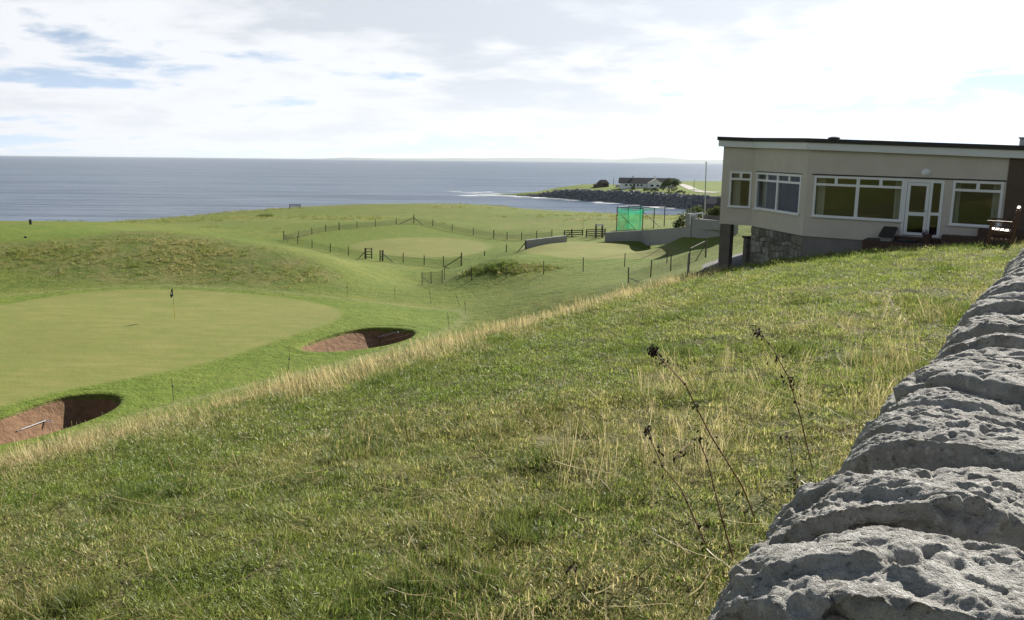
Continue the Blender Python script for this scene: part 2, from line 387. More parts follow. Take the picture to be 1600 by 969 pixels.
ctrlP = [(0, 378, 77), (100, 374, 78), (190, 361, 86), (0, 350.5, 98), (60, 350, 98), (130, 352, 97), (-150, 378, 77), (-150, 350, 98),
         (250, 360, 85), (350, 372, 80), (430, 386, 76), (500, 406, 72), (545, 430, 69),
         (60, 410, 70), (200, 400, 72), (330, 415, 69), (430, 425, 67), (0, 448, 63.5), (150, 447, 63), (300, 450, 62.5), (450, 452, 62.5), (540, 450, 64),
         (445, 375, 118), (500, 362, 126), (590, 353, 132), (645, 349, 135), (705, 361, 126), (770, 371, 117), (580, 406, 96), (515, 395, 104), (660, 415, 89),
         (722, 416, 85), (820, 377, 110), (600, 380, 112), (720, 385, 108), (675, 443, 74), (780, 408, 70), (860, 412, 70), (780, 434, 67), (850, 427, 66), (975, 417, 65), (911, 424, 65),
         (700, 438, 71), (735, 418, 71), (830, 386, 84), (940, 377, 91), (1060, 386, 79), (950, 403, 73), (1050, 396, 72), (822, 389, 84), (885, 378, 90), (945, 377, 88), (1000, 377, 85),
         (1070, 369, 78), (1145, 361, 69), (981, 446, 50), (1017, 433, 53), (1047, 422, 57), (1075, 431, 45), (1103, 402, 60), (1077, 411, 58),
         (660, 470, 61), (760, 470, 59), (850, 450, 58), (900, 460, 52), (950, 450, 51), (800, 500, 50),
         (400, 345, 150), (560, 337, 165), (300, 352, 140), (200, 351, 150), (700, 345, 150), (850, 350, 140), (920, 361, 115), (965, 361, 99), (960, 346, 135), (1040, 350, 115)]
sky_line = [(-120, 353, 190), (60, 352, 188), (200, 347, 188), (300, 338, 195), (400, 328.5, 203), (520, 321.5, 210), (640, 318.5, 214), (760, 320.5, 212), (830, 327, 205), (900, 331, 198), (1000, 335, 190), (1060, 337, 185), (1250, 340, 178), (1500, 340, 175)]
C3 = [np.array(c, float) for c in ctrl] + [atY(*c) for c in ctrlP]
for c in sky_line:
    p0 = atY(*c); C3.append(p0); n_ = p0[:2] / np.linalg.norm(p0[:2])
    C3.append(np.array([*(p0[:2] + n_ * 12), p0[2] - 1.6])); C3.append(np.array([*(p0[:2] + n_ * 30), -20.])); C3.append(np.array([*(p0[:2] + n_ * 60), -22.]))
C3 = np.array(C3)
def rbf_fit(c, lam=.002):
    X = c[:, :2] / 30.; d = np.linalg.norm(X[:, None] - X[None], axis=2)
    K = d + lam * 0; n = len(X)
    K = -(np.sqrt(d * d + .015)); A = np.zeros((n + 3, n + 3)); A[:n, :n] = K + np.eye(n) * lam; A[:n, n] = 1; A[:n, n + 1:] = X; A[n, :n] = 1; A[n + 1:, :n] = X.T
    return X, np.linalg.solve(A, np.concatenate([c[:, 2], [0, 0, 0]]))
RX, RW = rbf_fit(C3)
def lower(x, y):
    P = np.stack([x, y], -1).reshape(-1, 2) / 30.; out = np.zeros(len(P)); n = len(RX)
    for i in range(0, len(P), 40000):
        q = P[i:i + 40000]; d2 = np.maximum((q * q).sum(1)[:, None] + (RX * RX).sum(1)[None] - 2 * q @ RX.T, 0)
        out[i:i + 40000] = -np.sqrt(d2 + .015) @ RW[:n] + RW[n] + q @ RW[n + 1:]
    return out.reshape(np.shape(x))
def wall_d(x, y): return (x - WALL0[0]) * WNRM[0] + (y - WALL0[1]) * WNRM[1]
def field(x, y):
    d = wall_d(x, y); dd = np.clip(d, 0, None); d1 = np.minimum(dd, 13.)
    z = -2. - .064 * d1 - .0107 * d1 ** 2 - .06 * np.clip(dd - 13, 0, None) ** 2 - .342 * np.clip(dd - 13, 0, None)
    z = np.where(dd > 19, -2. - .064 * 13 - .0107 * 169 - .06 * 36 - .342 * 6 - 1.06 * (dd - 19), z)
    z = z - .022 * np.clip(d1 - 8, 0, None) ** 2
    q = (x - FAC[0]) * FM[0] + (y - FAC[1]) * FM[1]; s_ = (x - FAC[0]) * FT[0] + (y - FAC[1]) * FT[1]
    z = z - .75 * sstep(-4.2, -.6, q) * sstep(7.5, 4.8, s_)
    z = np.where(d < -.3, np.maximum(z, -1.75), z)
    return z
def height(x, y, rough=True):
    x = np.asarray(x, float); y = np.asarray(y, float)
    lo = lower(x, y); up = field(x, y); k = .35
    q = (x - FAC[0]) * FM[0] + (y - FAC[1]) * FM[1]
    up = np.where(q > 1.5, up - 3.5 * sstep(1.5, 6, q), up)
    h = np.clip(.5 + .5 * (up - lo) / k, 0, 1); z = lo * (1 - h) + up * h + k * h * (1 - h)
    if not rough: return z
    r_ = np.hypot(x, y); P = np.stack([x, y, x * 0], -1)
    z = z + .05 * fbm(P * .35, 3, 5) * sstep(2, 10, r_) * (.5 + .5 * h) + (.055 * fbm(P * 1.5, 3, 9) + .03 * fbm(P * 3.7, 2, 19)) * h * sstep(1.5, 3.5, r_)
    z = z + .22 * fbm(P * .045, 3, 11) * sstep(110, 150, r_)
    return z
TS = np.concatenate([np.linspace(2, 40, 260), np.linspace(40.3, 260, 460)])
def ground_at(px, py):
    """the spot on the ground that a sight line first meets"""
    d = ray(px, py); h = d / d[1]
    z = height(h[0] * TS, h[1] * TS, False); b = np.nonzero(h[2] * TS < z)[0]
    if len(b) == 0: return None
    i = max(b[0], 1); t0, t1 = TS[i - 1], TS[i]
    for _ in range(2):
        tm = np.linspace(t0, t1, 12); k = np.nonzero(h[2] * tm < height(h[0] * tm, h[1] * tm, False))[0]; k = max(1, k[0] if len(k) else 11); t0, t1 = tm[k - 1], tm[k]
    return Vector((h[0] * t1, h[1] * t1, gz(h[0] * t1, h[1] * t1)))
def gz(x, y): return float(height(np.array([x]), np.array([y]))[0])

def poly_sd(x, y, poly):
    """signed distance to a polygon, negative inside (only worked out near it)"""
    x, y = np.asarray(x, float), np.asarray(y, float); p = np.asarray(poly, float); lo, hi = p.min(0) - 9, p.max(0) + 9
    near = (x > lo[0]) & (x < hi[0]) & (y > lo[1]) & (y < hi[1]); out = np.full(np.shape(x), 9.)
    if near.any(): out[near] = poly_sd0(x[near], y[near], p)
    return out
def poly_sd0(x, y, poly):
    p = np.asarray(poly, float); d = np.full(np.shape(x), 1e9); ins = np.zeros(np.shape(x), bool)
    for i in range(len(p)):
        a, b = p[i], p[(i + 1) % len(p)]; e = b - a; wx, wy = x - a[0], y - a[1]
        t = np.clip((wx * e[0] + wy * e[1]) / (e @ e + 1e-9), 0, 1)
        d = np.minimum(d, np.hypot(wx - e[0] * t, wy - e[1] * t))
        c = ((a[1] > y) != (b[1] > y)) & (x < (b[0] - a[0]) * (y - a[1]) / (b[1] - a[1] + 1e-12) + a[0]); ins ^= c
    return np.where(ins, -d, d)
def gpoly(pts):
    out = []
    for q in pts:
        g = ground_at(*q); out.append((g.x, g.y))
    return out
def round_poly(p, n=3):
    p = np.array(p)
    for _ in range(n):
        q = np.roll(p, -1, 0); p = np.stack([.75 * p + .25 * q, .25 * p + .75 * q], 1).reshape(-1, 2)
    return p
def plane_poly(pts, z=GZ): return [tuple(atZ(a, b, z)[:2]) for a, b in pts]
BUNK = [round_poly(plane_poly([(-75, 690), (-50, 668), (0, 651), (40, 636), (90, 621), (140, 615), (175, 615.5), (191, 622), (188, 634), (160, 650), (110, 668), (60, 684), (0, 696), (-45, 706)])),
        round_poly(plane_poly([(462, 546), (478, 537), (505, 527), (540, 518), (575, 513), (610, 513), (642, 515), (652, 519), (642, 527), (615, 535), (580, 542), (540, 547.5), (490, 550)]))]
GREEN = round_poly(plane_poly([(-260, 520), (-120, 492), (0, 476), (70, 462), (170, 452), (300, 453), (420, 461), (500, 471), (538, 487), (522, 505), (450, 528), (300, 575), (100, 608), (0, 636), (-200, 690)]))
APRON = round_poly(plane_poly([(-400, 520), (-200, 470), (0, 458), (170, 449), (330, 450), (480, 459), (542, 463), (617, 468), (672, 474), (718, 480), (729, 492), (701, 514), (595, 547), (452, 584), (271, 630), (100, 682), (-100, 745), (-400, 800)]), 2)
ENC = round_poly(gpoly([(545, 384), (575, 376), (640, 371), (710, 372), (755, 378), (768, 386), (750, 396), (700, 402), (640, 402), (590, 397), (560, 391)]))
ENCF = gpoly([(446, 376), (530, 359.5), (646, 349.5), (706, 361), (792, 375), (880, 376), (830, 400), (720, 415), (660, 414), (580, 406), (515, 395)])
RG = round_poly(gpoly([(806, 389), (830, 382), (900, 378.5), (980, 378.5), (1050, 381), (1076, 388), (1060, 396), (1000, 403), (930, 405), (860, 401), (820, 396)]))
TEE = gpoly([(-150, 378), (0, 377.5), (100, 374), (185, 362.5), (150, 354), (60, 351), (0, 351.5), (-150, 351)])
MOUND = gpoly([(-120, 381), (0, 380), (110, 376), (195, 363), (262, 363), (350, 374), (430, 388), (500, 408), (530, 430), (525, 444), (440, 449), (300, 447), (150, 442), (40, 430), (0, 420), (-100, 424)])

def grid_mesh(name, X, Y, Z, m, attrs=None, keep=None):
    nr, nc = X.shape; co = np.stack([X, Y, Z], -1).reshape(-1, 3)
    idx = np.arange(nr * nc).reshape(nr, nc)
    q = np.stack([idx[:-1, :-1], idx[:-1, 1:], idx[1:, 1:], idx[1:, :-1]], -1).reshape(-1, 4)
    if keep is not None:
        kf = (keep[:-1, :-1] | keep[:-1, 1:] | keep[1:, 1:] | keep[1:, :-1]).reshape(-1); q = q[kf]
    me = bpy.data.meshes.new(name); me.vertices.add(len(co)); me.vertices.foreach_set('co', co.ravel())
    me.loops.add(q.size); me.loops.foreach_set('vertex_index', q.ravel().astype(np.int32))
    me.polygons.add(len(q)); me.polygons.foreach_set('loop_start', np.arange(0, q.size, 4, dtype=np.int32))
    me.polygons.foreach_set('use_smooth', np.ones(len(q), bool))
    me.update(calc_edges=True); me.validate()
    for k, v in (attrs or {}).items():
        a = me.attributes.new(k, 'FLOAT_COLOR', 'POINT'); a.data.foreach_set('color', v.reshape(-1, 4).astype(np.float32).ravel())
    return link(name, me, m)
def turf_attrs(X, Y):
    r_ = np.hypot(X, Y); P = np.stack([X, Y, X * 0], -1); w = .35 * fbm(P * .5, 3, 21)
    one = np.ones_like(X)
    green = np.zeros_like(X); fringe = np.zeros_like(X); rough = np.zeros_like(X); worn = np.zeros_like(X)
    near = (r_ < 80)
    green = np.maximum(green, sstep(.35, -.25, poly_sd(X, Y, GREEN)))
    ap = poly_sd(X, Y, APRON); fringe = np.maximum(fringe, sstep(.3, -.4, ap)); worn = np.maximum(worn, .55 * np.exp(-((ap - .05) / .35) ** 2))
    green = np.maximum(green, sstep(1., -.6, poly_sd(X, Y, ENC))); fringe = np.maximum(fringe, .8 * sstep(1., -1., poly_sd(X, Y, ENCF)))
    green = np.maximum(green, sstep(.6, -.4, poly_sd(X, Y, RG))); fringe = np.maximum(fringe, .7 * sstep(7, 1., poly_sd(X, Y, RG)))
    fringe = np.maximum(fringe, sstep(.5, -.5, poly_sd(X, Y, TEE)))
    rough = np.maximum(rough, sstep(1.2, -1.2, poly_sd(X, Y, MOUND) + w * 3))
    far = sstep(135, 150, r_) * sstep(-.05, .35, fbm(P * np.array([.03, .09, 1]), 4, 31)); rough = np.maximum(rough, .7 * far)
    fld = sstep(-6.3, -5.2, field(X, Y)) * (wall_d(X, Y) > -2) * sstep(40, 36, r_)
    fld = fld * sstep(16.5, 14.5, wall_d(X, Y))
    bnk = sstep(14., 16., wall_d(X, Y)) * sstep(26, 21, wall_d(X, Y)) * (r_ < 60) * sstep(.4, 1.2, ap); rough = np.maximum(rough, .6 * bnk)
    return {'turf': np.stack([green, fringe, rough, one], -1), 'ground': np.stack([fld, worn, 0 * one, one], -1)}
def dip(X, Y, Z):
    for p in BUNK:
        sd = poly_sd(X, Y, p); Z = Z - 3.2 * sstep(.42, .05, sd)
    return Z
ang = np.radians(np.linspace(-52, 56, 760)); rad = np.exp(np.linspace(math.log(1.2), math.log(275), 640))
A_, R_ = np.meshgrid(ang, rad); X = R_ * np.sin(A_); Y = R_ * np.cos(A_)
Z = dip(X, Y, height(X, Y))
tag(grid_mesh('ground', X, Y, Z, 'turf', turf_attrs(X, Y)), kind='structure')
# land behind the photographer: the road side and the hillside that the windows mirror
bx, by = np.meshgrid(np.linspace(-160, 160, 110), np.linspace(-220, 70, 100))
bd = np.hypot(bx, by); bz = -1.9 + 15 * sstep(14, 110, bd) + 1.2 * fbm(np.stack([bx, by, bx * 0], -1) * .03, 3, 3) * sstep(8, 40, bd)
bz = bz - 6.5 * sstep(5, 35, -bx * .8 + by * .4) * sstep(90, 20, bd)
bl = sstep(-30, 2, by); bz = bz * (1 - bl) + np.minimum(height(bx, by, False), -1.75) * bl - .6 * sstep(-6, 4, by)
bz = np.where((by > 0) & (np.abs(bx) < by * 1.1), bz - 2.5, bz)
z0 = np.zeros_like(bx)
tag(grid_mesh('hillside', bx, by, bz - .25, 'turf', {'turf': np.stack([z0, z0, z0 + 1., z0 + 1], -1), 'ground': np.stack([sstep(-.1, .25, fbm(np.stack([bx * .09, by * .09, bx * 0], -1), 3, 88)), z0, z0, z0 + 1], -1)}), kind='structure')

# ------------------------------------------------------------------ sea and the far coast
SEA = -18.0
sr = np.concatenate([[120.], np.exp(np.linspace(math.log(140), math.log(70000), 90))]); sa = np.radians(np.linspace(-100, 100, 160))
A_, R_ = np.meshgrid(sa, sr); tag(grid_mesh('sea', R_ * np.sin(A_), R_ * np.cos(A_), np.full_like(A_, SEA), 'sea_water'), kind='structure')
ca = np.linspace(470, 1750, 500); prof = []
for px in ca:
    e = sstep(470, 560, px); h_ = 70 + 130 * sstep(560, 760, px)
    hh = e * h_ * (.62 + .55 * float(fbm(np.array([[px * .012, 0, 0]]), 4, 41)[0])) + e * 120 * math.exp(-((px - 1030) / 40) ** 2) + 25 * e
    prof.append(hh)
prof = np.array(prof)
rr = np.linspace(0, 1, 6); vx = []
for k, t in enumerate(rr):
    d0 = 36000 + 7000 * t
    for px, hh in zip(ca, prof):
        r_ = ray(px, 251); n_ = r_[:2] / np.linalg.norm(r_[:2]); vx.append((n_[0] * d0, n_[1] * d0, SEA - 4 + (hh + 4) * math.sin(t * math.pi * .62) ** .8))
vx = np.array(vx).reshape(6, len(ca), 3)
tag(grid_mesh('far_hills', vx[..., 0], vx[..., 1], vx[..., 2], 'distant_land'), kind='structure')

# ------------------------------------------------------------------ bunkers
def bunker(poly, depth):
    p = np.array(poly); n = len(p); c = p.mean(0); q = p - c
    w, v = np.linalg.eigh(q.T @ q); ax = v[:, 1]; ln = np.abs(q @ ax).max() * .62
    t = np.clip(q @ ax, -ln, ln); core = c + t[:, None] * ax
    inw = core - p; dist = np.linalg.norm(inw, axis=1, keepdims=True); inw = inw / dist
    away = sstep(-.35, .45, -(inw @ np.array([.56, .83])))           # 1 on the far (sunward) side, where the face is tall
    P3 = np.zeros((n, 2)); base = height(p[:, 0], p[:, 1])
    face = .13 + .10 * away + .03 * fbm(np.stack([p[:, 0] * 3, p[:, 1] * 3, p[:, 0] * 0], -1), 2, 78)
    wob = .5 + .5 * fbm(np.stack([p[:, 0] * 2, p[:, 1] * 2, p[:, 0] * 0], -1), 3, 77)
    def ring(off, z): return np.column_stack([p + inw * off[:, None] if np.ndim(off) else p + inw * off, z])
    d1 = dist[:, 0]
    outer = [ring(-.95, height(*(p - inw * .95).T) - .03), ring(-.6, height(*(p - inw * .6).T) + .012), ring(-.28, height(*(p - inw * .28).T) + .03), ring(-.06, base + .035), ring(.02, base - .01)]
    faces = [ring(.02, base - .01), ring(.05 + .02 * wob, base - .25 * face), ring(.03 + .1 * face, base - .7 * face), ring(.06 + .2 * face, base - face)]
    fl = base.mean() - depth - .12
    mid = lambda k, z: np.column_stack([p + inw * (d1 * k)[:, None], z])
    e0 = (.06 + .2 * face) / d1
    sand = [ring(.03 + .16 * face, base - face + .03)]
    for k in (.05, .1, .16, .23, .31, .4, .5, .62, .75, .88, .97):
        kk = e0 + (1 - e0) * k; zz_ = (base - face) * (1 - k) ** 1.9 + fl * (1 - (1 - k) ** 1.9)
        xy = p + inw * (d1 * kk)[:, None]
        sand.append(np.column_stack([xy, zz_ + .07 * k ** .5 * fbm(np.stack([xy[:, 0] * 1.7, xy[:, 1] * 1.7, xy[:, 0] * 0], -1), 3, 55)]))
    def mk(name, rings, m, parent, close=False):
        me = bpy.data.meshes.new(name); k = len(rings); vs = np.concatenate(rings).tolist()
        fs = [(i * n + j, i * n + (j + 1) % n, (i + 1) * n + (j + 1) % n, (i + 1) * n + j) for i in range(k - 1) for j in range(n)]
        if close: vs.append(list(np.append(c, fl - .02))); fs += [((k - 1) * n + j, (k - 1) * n + (j + 1) % n, len(vs) - 1) for j in range(n)]
        me.from_pydata(vs, [], fs); bm = bmesh.new(); bm.from_mesh(me); bmesh.ops.recalc_face_normals(bm, faces=bm.faces)
        if sum(f.normal.z for f in bm.faces) < 0: bmesh.ops.reverse_faces(bm, faces=bm.faces)
        bm.to_mesh(me); bm.free()
        for f in me.polygons: f.use_smooth = True
        o = link(name, me, m, parent)
        if m == 'turf':
            V = np.array(vs); at = turf_attrs(V[:, 0], V[:, 1])
            if name == 'turf_face': at['turf'][:, :] = (0, 0, 1, 1)
            else: at['turf'][:, 1] = np.maximum(at['turf'][:, 1], 1); at['turf'][:, 0] = 0
            for a_, v_ in at.items():
                A = me.attributes.new(a_, 'FLOAT_COLOR', 'POINT'); A.data.foreach_set('color', v_.astype(np.float32).ravel())
        return o
    s_ = tag(mk('bunker', sand, 'sand', None, True), kind='structure')
    mk('turf_lip', outer, 'turf', s_); mk('turf_face', faces, 'turf', s_)
    return fl
FL1 = bunker(BUNK[0], 1.4); FL2 = bunker(BUNK[1], 1.1)

# ------------------------------------------------------------------ clubhouse
SH = .018
def BF(s, q, z): return (FAC[0] + s * FT[0] + q * FM[0], FAC[1] + s * FT[1] + q * FM[1], z - SH * s)
C1, C2 = (-.28, 0.), (-2.98, 2.88)
L2 = math.hypot(C2[0] - C1[0], C2[1] - C1[1]); E2 = ((C2[0] - C1[0]) / L2, (C2[1] - C1[1]) / L2)
N2 = (E2[1], -E2[0])
if N2[1] < 0: N2 = (-N2[0], -N2[1])
def BC(a, q, z): return BF(C1[0] + E2[0] * a + N2[0] * q, C1[1] + E2[1] * a + N2[1] * q, z)     # canted bay: a from the right corner
def BL(a, q, z): return BF(C2[0] - a, C2[1] + q, z)                                          # left face
FB = lambda s: .475 - .022 * s                                                                # underside of the fascia (in sheared coordinates)
club = empty('clubhouse', BF(0, 4, -4.4), 'low flat-roofed beige clubhouse with white-framed windows beside the grassy slope', 'building')
def holed(mb, fn, a0, a1, zb, ztop, holes, th=.28):
    """a wall with window openings, as boxes round the openings; ztop is a function of a"""
    xs = sorted({a0, a1, *[h[0] for h in holes], *[h[1] for h in holes]})
    for x0, x1 in zip(xs[:-1], xs[1:]):
        if x1 - x0 < 1e-6: continue
        h = [h for h in holes if h[0] <= x0 + 1e-6 and h[1] >= x1 - 1e-6]
        seg = [(zb, None)] if not h else [(zb, h[0][2]), (h[0][3], None)]
        for z0, z1 in seg:
            t0, t1 = (ztop(x0), ztop(x1)) if z1 is None else (z1, z1)
            if min(t0, t1) - z0 < 1e-3: continue
            mb.hexa([fn(x0, 0, z0), fn(x1, 0, z0), fn(x1, th, z0), fn(x0, th, z0), fn(x0, 0, t0), fn(x1, 0, t1), fn(x1, th, t1), fn(x0, th, t0)])
WIN_MAIN = [(-.02, 2.86, -1.83, -.40), (2.86, 4.04, -2.27, -.42), (4.29, 5.70, -1.84, -.40)]
m = MB(); holed(m, BF, -.28, 5.77, -2.53, lambda s: FB(s) + .03, WIN_MAIN); m.build('front_wall', 'render_beige', club)
def hit(fn, px, py):
    p0, p1, p2 = Vector(fn(0, 0, 0)), Vector(fn(1, 0, 0)), Vector(fn(0, 0, 1)); n = (p1 - p0).cross(p2 - p0)
    d = Vector(ray(px, py)); P = d * (p0.dot(n) / d.dot(n)); e = p1 - p0; e.z = 0
    a = (P - p0).dot(e); return a, P.z - (p0.z + (p1.z - p0.z) * a)
w2 = [hit(BC, *q) for q in ((1252, 274), (1248.6, 336), (1182, 270.5), (1179.7, 328.7))]
w1 = [hit(BL, *q) for q in ((1179, 270.5), (1176.3, 325), (1141, 268.7), (1137.6, 323.7))]
W2 = (max(.12, (w2[0][0] + w2[1][0]) / 2), min(L2 - .05, (w2[2][0] + w2[3][0]) / 2), -1.83, -.40)
W1 = (.06, (w1[2][0] + w1[3][0]) / 2, -1.83, -.40)
W1 = (W1[0], min(W1[1], 1.25), W1[2], W1[3])
LW = hit(BL, 1127, 300)[0]
print('bay', w2, w1, W2, W1, L2, 'LW', LW)
m = MB(); holed(m, BC, 0.0, L2, -2.53, lambda a: FB(C1[0] + E2[0] * a) + .03, [W2]); m.build('bay_wall', 'render_beige', club)
m = MB(); holed(m, BL, 0.0, LW, -2.53, lambda a: FB(C2[0] - a) + .03, [W1]); m.build('end_wall', 'render_beige', club)
SL = C2[0] - LW
m = MB(); m.box(BF, SL, SL + .28, C2[1] + .285, 11, -2.53, .55); m.build('side_wall', 'render_beige', club)
m = MB(); m.box(BF, SL, 9.4, 10.8, 11.1, -4.8, .45); m.build('rear_wall', 'render_beige', club)
m = MB(); m.hexa([BF(5.772, -.03, -3.4), BF(9.5, -.03, -3.4), BF(9.5, .3, -3.4), BF(5.772, .3, -3.4), BF(5.772, -.03, FB(5.8)), BF(9.5, -.03, FB(9.5)), BF(9.5, .3, FB(9.5)), BF(5.772, .3, FB(5.8))])
m.build('brown_wall', 'brown_render', club)['label'] = 'dark brown rendered wall at the right end of the clubhouse'
# plinth, storey floor over the open undercroft, basement
m = MB(); m.box(BF, -.28, 5.77, .05, .33, -4.9, -2.53); m.build('plinth', 'plinth_grey', club)
m = MB()
pts = [(5.77, .3), (-.15, .35), (C2[0] + .1, C2[1] + .3), (SL + .02, C2[1] + .3), (SL + .02, 10.8), (5.77, 10.8)]
m.add([BF(a, b, -2.525) for a, b in pts] + [BF(a, b, -2.30) for a, b in pts], [tuple(range(6)), tuple(range(6, 12))] + [(i, (i + 1) % 6, 6 + (i + 1) % 6, 6 + i) for i in range(6)])
m.build('floor_slab', 'room_floor', club)
m = MB(); m.box(BF, C2[0] + .04, C2[0] + .3, C2[1] + .31, 10.8, -4.9, -2.53); m.build('basement_wall', 'plinth_grey', club)
d_ = MB(); d_.box(BF, C2[0] - .03, C2[0] + .037, 5.0, 6.1, -4.35, -2.56); d_.build('basement_door', 'white_paint', club)
# back and party walls of the rooms behind the glass
m = MB(); m.box(BF, -2.4, 5.77, 6.0, 6.1, -2.3, .35); m.box(BF, 5.6, 5.7, .3, 6.0, -2.3, .35); m.build('room_wall', 'room_wall', club)
# roof slab, white fascia and black edge trim follow the same outline
OUT = [(9.5, -.16), (C1[0] - .06, -.16), (C2[0] - .06, C2[1] - .16), (SL - .17, C2[1] - .16), (SL - .17, 11.25), (9.5, 11.25)]
def band(mb, z0, z1, inset0, thick):
    def offs(o):
        res = []; n = len(OUT)
        for i in range(n):
            a, b, c = Vector(OUT[i - 1]), Vector(OUT[i]), Vector(OUT[(i + 1) % n])
            e1, e2 = (b - a).normalized(), (c - b).normalized()
            n1, n2 = Vector((e1.y, -e1.x)), Vector((e2.y, -e2.x)); mm = (n1 + n2); mm = mm / max(mm.dot(n1), .3)
            res.append(b + mm * o)
        return res
    a, b = offs(inset0), offs(inset0 + thick); n = len(OUT)
    cen = Vector((2, 6))
    if (a[1] - cen).length < (b[1] - cen).length: a, b = offs(-inset0), offs(-inset0 - thick)
    for i in range(n):
        j = (i + 1) % n; P, Q, S_, T = a[i], a[j], b[j], b[i]
        mb.hexa([BF(P.x, P.y, FB(P.x) + z0), BF(Q.x, Q.y, FB(Q.x) + z0), BF(S_.x, S_.y, FB(S_.x) + z0), BF(T.x, T.y, FB(T.x) + z0),
                 BF(P.x, P.y, FB(P.x) + z1), BF(Q.x, Q.y, FB(Q.x) + z1), BF(S_.x, S_.y, FB(S_.x) + z1), BF(T.x, T.y, FB(T.x) + z1)])
m = MB(); band(m, 0., .238, 0., .045); m.build('fascia', 'fascia_white', club)
m = MB(); band(m, .24, .385, -.05, .12); m.build('roof_edge', 'roof_felt', club)
m = MB(); n = len(OUT)
m.add([BF(a, b, FB(a) + .02) for a, b in OUT] + [BF(a, b, FB(a) + .33) for a, b in OUT], [tuple(range(n)), tuple(range(n, 2 * n))]); m.build('roof_deck', 'roof_felt', club)
for px, py, q, r_, hh in ((1303, 219, 3.0, .19, .24), (1344, 221, 3.0, .16, .12)):
    a = FAC + FM * q; e = ray(px, py); t = (a @ FM) / (e[:2] @ FM); P = e * t; s_ = (P[:2] - FAC) @ FT; zt = FB(s_) - SH * s_ + .33
    MB().lathe((P[0], P[1], zt - .03), [(r_ * .6, 0), (r_ * .6, hh * .6), (r_ * 1.15, hh * .62), (r_ * 1.1, hh * .85), (r_ * .5, hh)], 14).build('roof_vent', 'roof_felt', club)
m = MB(); m.box(BF, 5.93, 6.9, 2.4, 3.2, .4, 1.02); m.build('roof_duct', 'steel', club, bevel=.03)
d_ = MB(); d_.box(BF, 5.89, 6.94, 2.35, 3.25, 1.015, 1.05); d_.build('duct_lid', 'steel', club)
m = MB(); m.box(BF, -.1, 5.76, -.022, .01, -.385, -.345); m.build('shadow_gap_strip', 'dark_timber_and_shade', club)  # dark strip standing in for the shadow gap above the windows
m = MB(); m.box(BC, W2[0] - .08, W2[1] + .05, -.02, .01, -.385, -.36); m.build('shadow_gap_strip', 'dark_timber_and_shade', club)  # same painted shade line, over the bay window

def curtain(fn, a0, a1, z0, z1, q, parent):
    n = max(6, int((a1 - a0) / .03)); mb = MB(); vs = []; fs = []
    for i in range(n + 1):
        a = a0 + (a1 - a0) * i / n; dq = .03 * math.sin(i * 2.1) + .01 * math.sin(i * 5.)
        vs += [fn(a, q + dq, z0), fn(a, q + dq, z1)]
    for i in range(n): fs.append((2 * i, 2 * i + 2, 2 * i + 3, 2 * i + 1))
    mb.add(vs, fs).build('curtain', 'curtain', parent, smooth=True)
def window(fn, box, mull, parent, curt=(1, 1), sill=True, fw=.075):
    a0, a1, z0, z1 = box; q0, q1 = -.012, .10; zt = z1 - .30
    fr = MB(); fr.box(fn, a0, a1, q0, q1, z0, z0 + fw); fr.box(fn, a0, a1, q0, q1, z1 - fw, z1)
    fr.box(fn, a0, a0 + fw, q0, q1, z0 + fw, z1 - fw); fr.box(fn, a1 - fw, a1, q0, q1, z0 + fw, z1 - fw)
    root = fr.build('window', 'pvc', club)
    cuts = [a0 + fw * .9] + [a0 + (a1 - a0) * k for k in mull] + [a1 - fw * .9]
    for k in mull:
        c = a0 + (a1 - a0) * k; mm = MB(); mm.box(fn, c - .055, c + .055, q0 + .003, q1 - .003, z0 + fw, z1 - fw); mm.build('mullion', 'pvc', root)
    for i in range(len(cuts) - 1):
        l = cuts[i] + (.055 if i else 0); r_ = cuts[i + 1] - (.055 if i < len(cuts) - 2 else 0)
        t = MB(); t.box(fn, l, r_, q0 + .006, q1 - .006, zt - .04, zt + .04); c = (l + r_) / 2
        t.build('transom', 'pvc', root)
        t = MB(); t.box(fn, c - .05, c + .05, q0 + .009, q1 - .009, zt + .04, z1 - fw); t.build('top_mullion', 'pvc', root)
        for (x0, x1, y0, y1) in ((l, r_, z0 + fw, zt - .04), (l, c - .05, zt + .04, z1 - fw), (c + .05, r_, zt + .04, z1 - fw)):
            g = MB(); g.add([fn(x0 - .01, .05, y0 - .01), fn(x1 + .01, .05, y0 - .01), fn(x1 + .01, .05, y1 + .01), fn(x0 - .01, .05, y1 + .01)], [(0, 1, 2, 3)]); g.build('pane', 'glass', root)
    if sill:
        s_ = MB(); s_.box(fn, a0 - .04, a1 + .04, -.07, -.014, z0 - .012, z0 + .035); s_.build('sill', 'pvc', root)
    w = a1 - a0
    if curt[0]: curtain(fn, a0 + .08, a0 + .08 + curt[0], z0 + .05, z1 - .06, .27, root)
    if curt[1]: curtain(fn, a1 - .08 - curt[1], a1 - .08, z0 + .05, z1 - .06, .27, root)
    return root
window(BF, WIN_MAIN[0], (.5,), None, (.26, .22))
window(BF, WIN_MAIN[2], (), None, (.14, .2))
window(BC, W2, (.5,), None, (.2, .3))
window(BL, W1, (), None, (.0, .3))
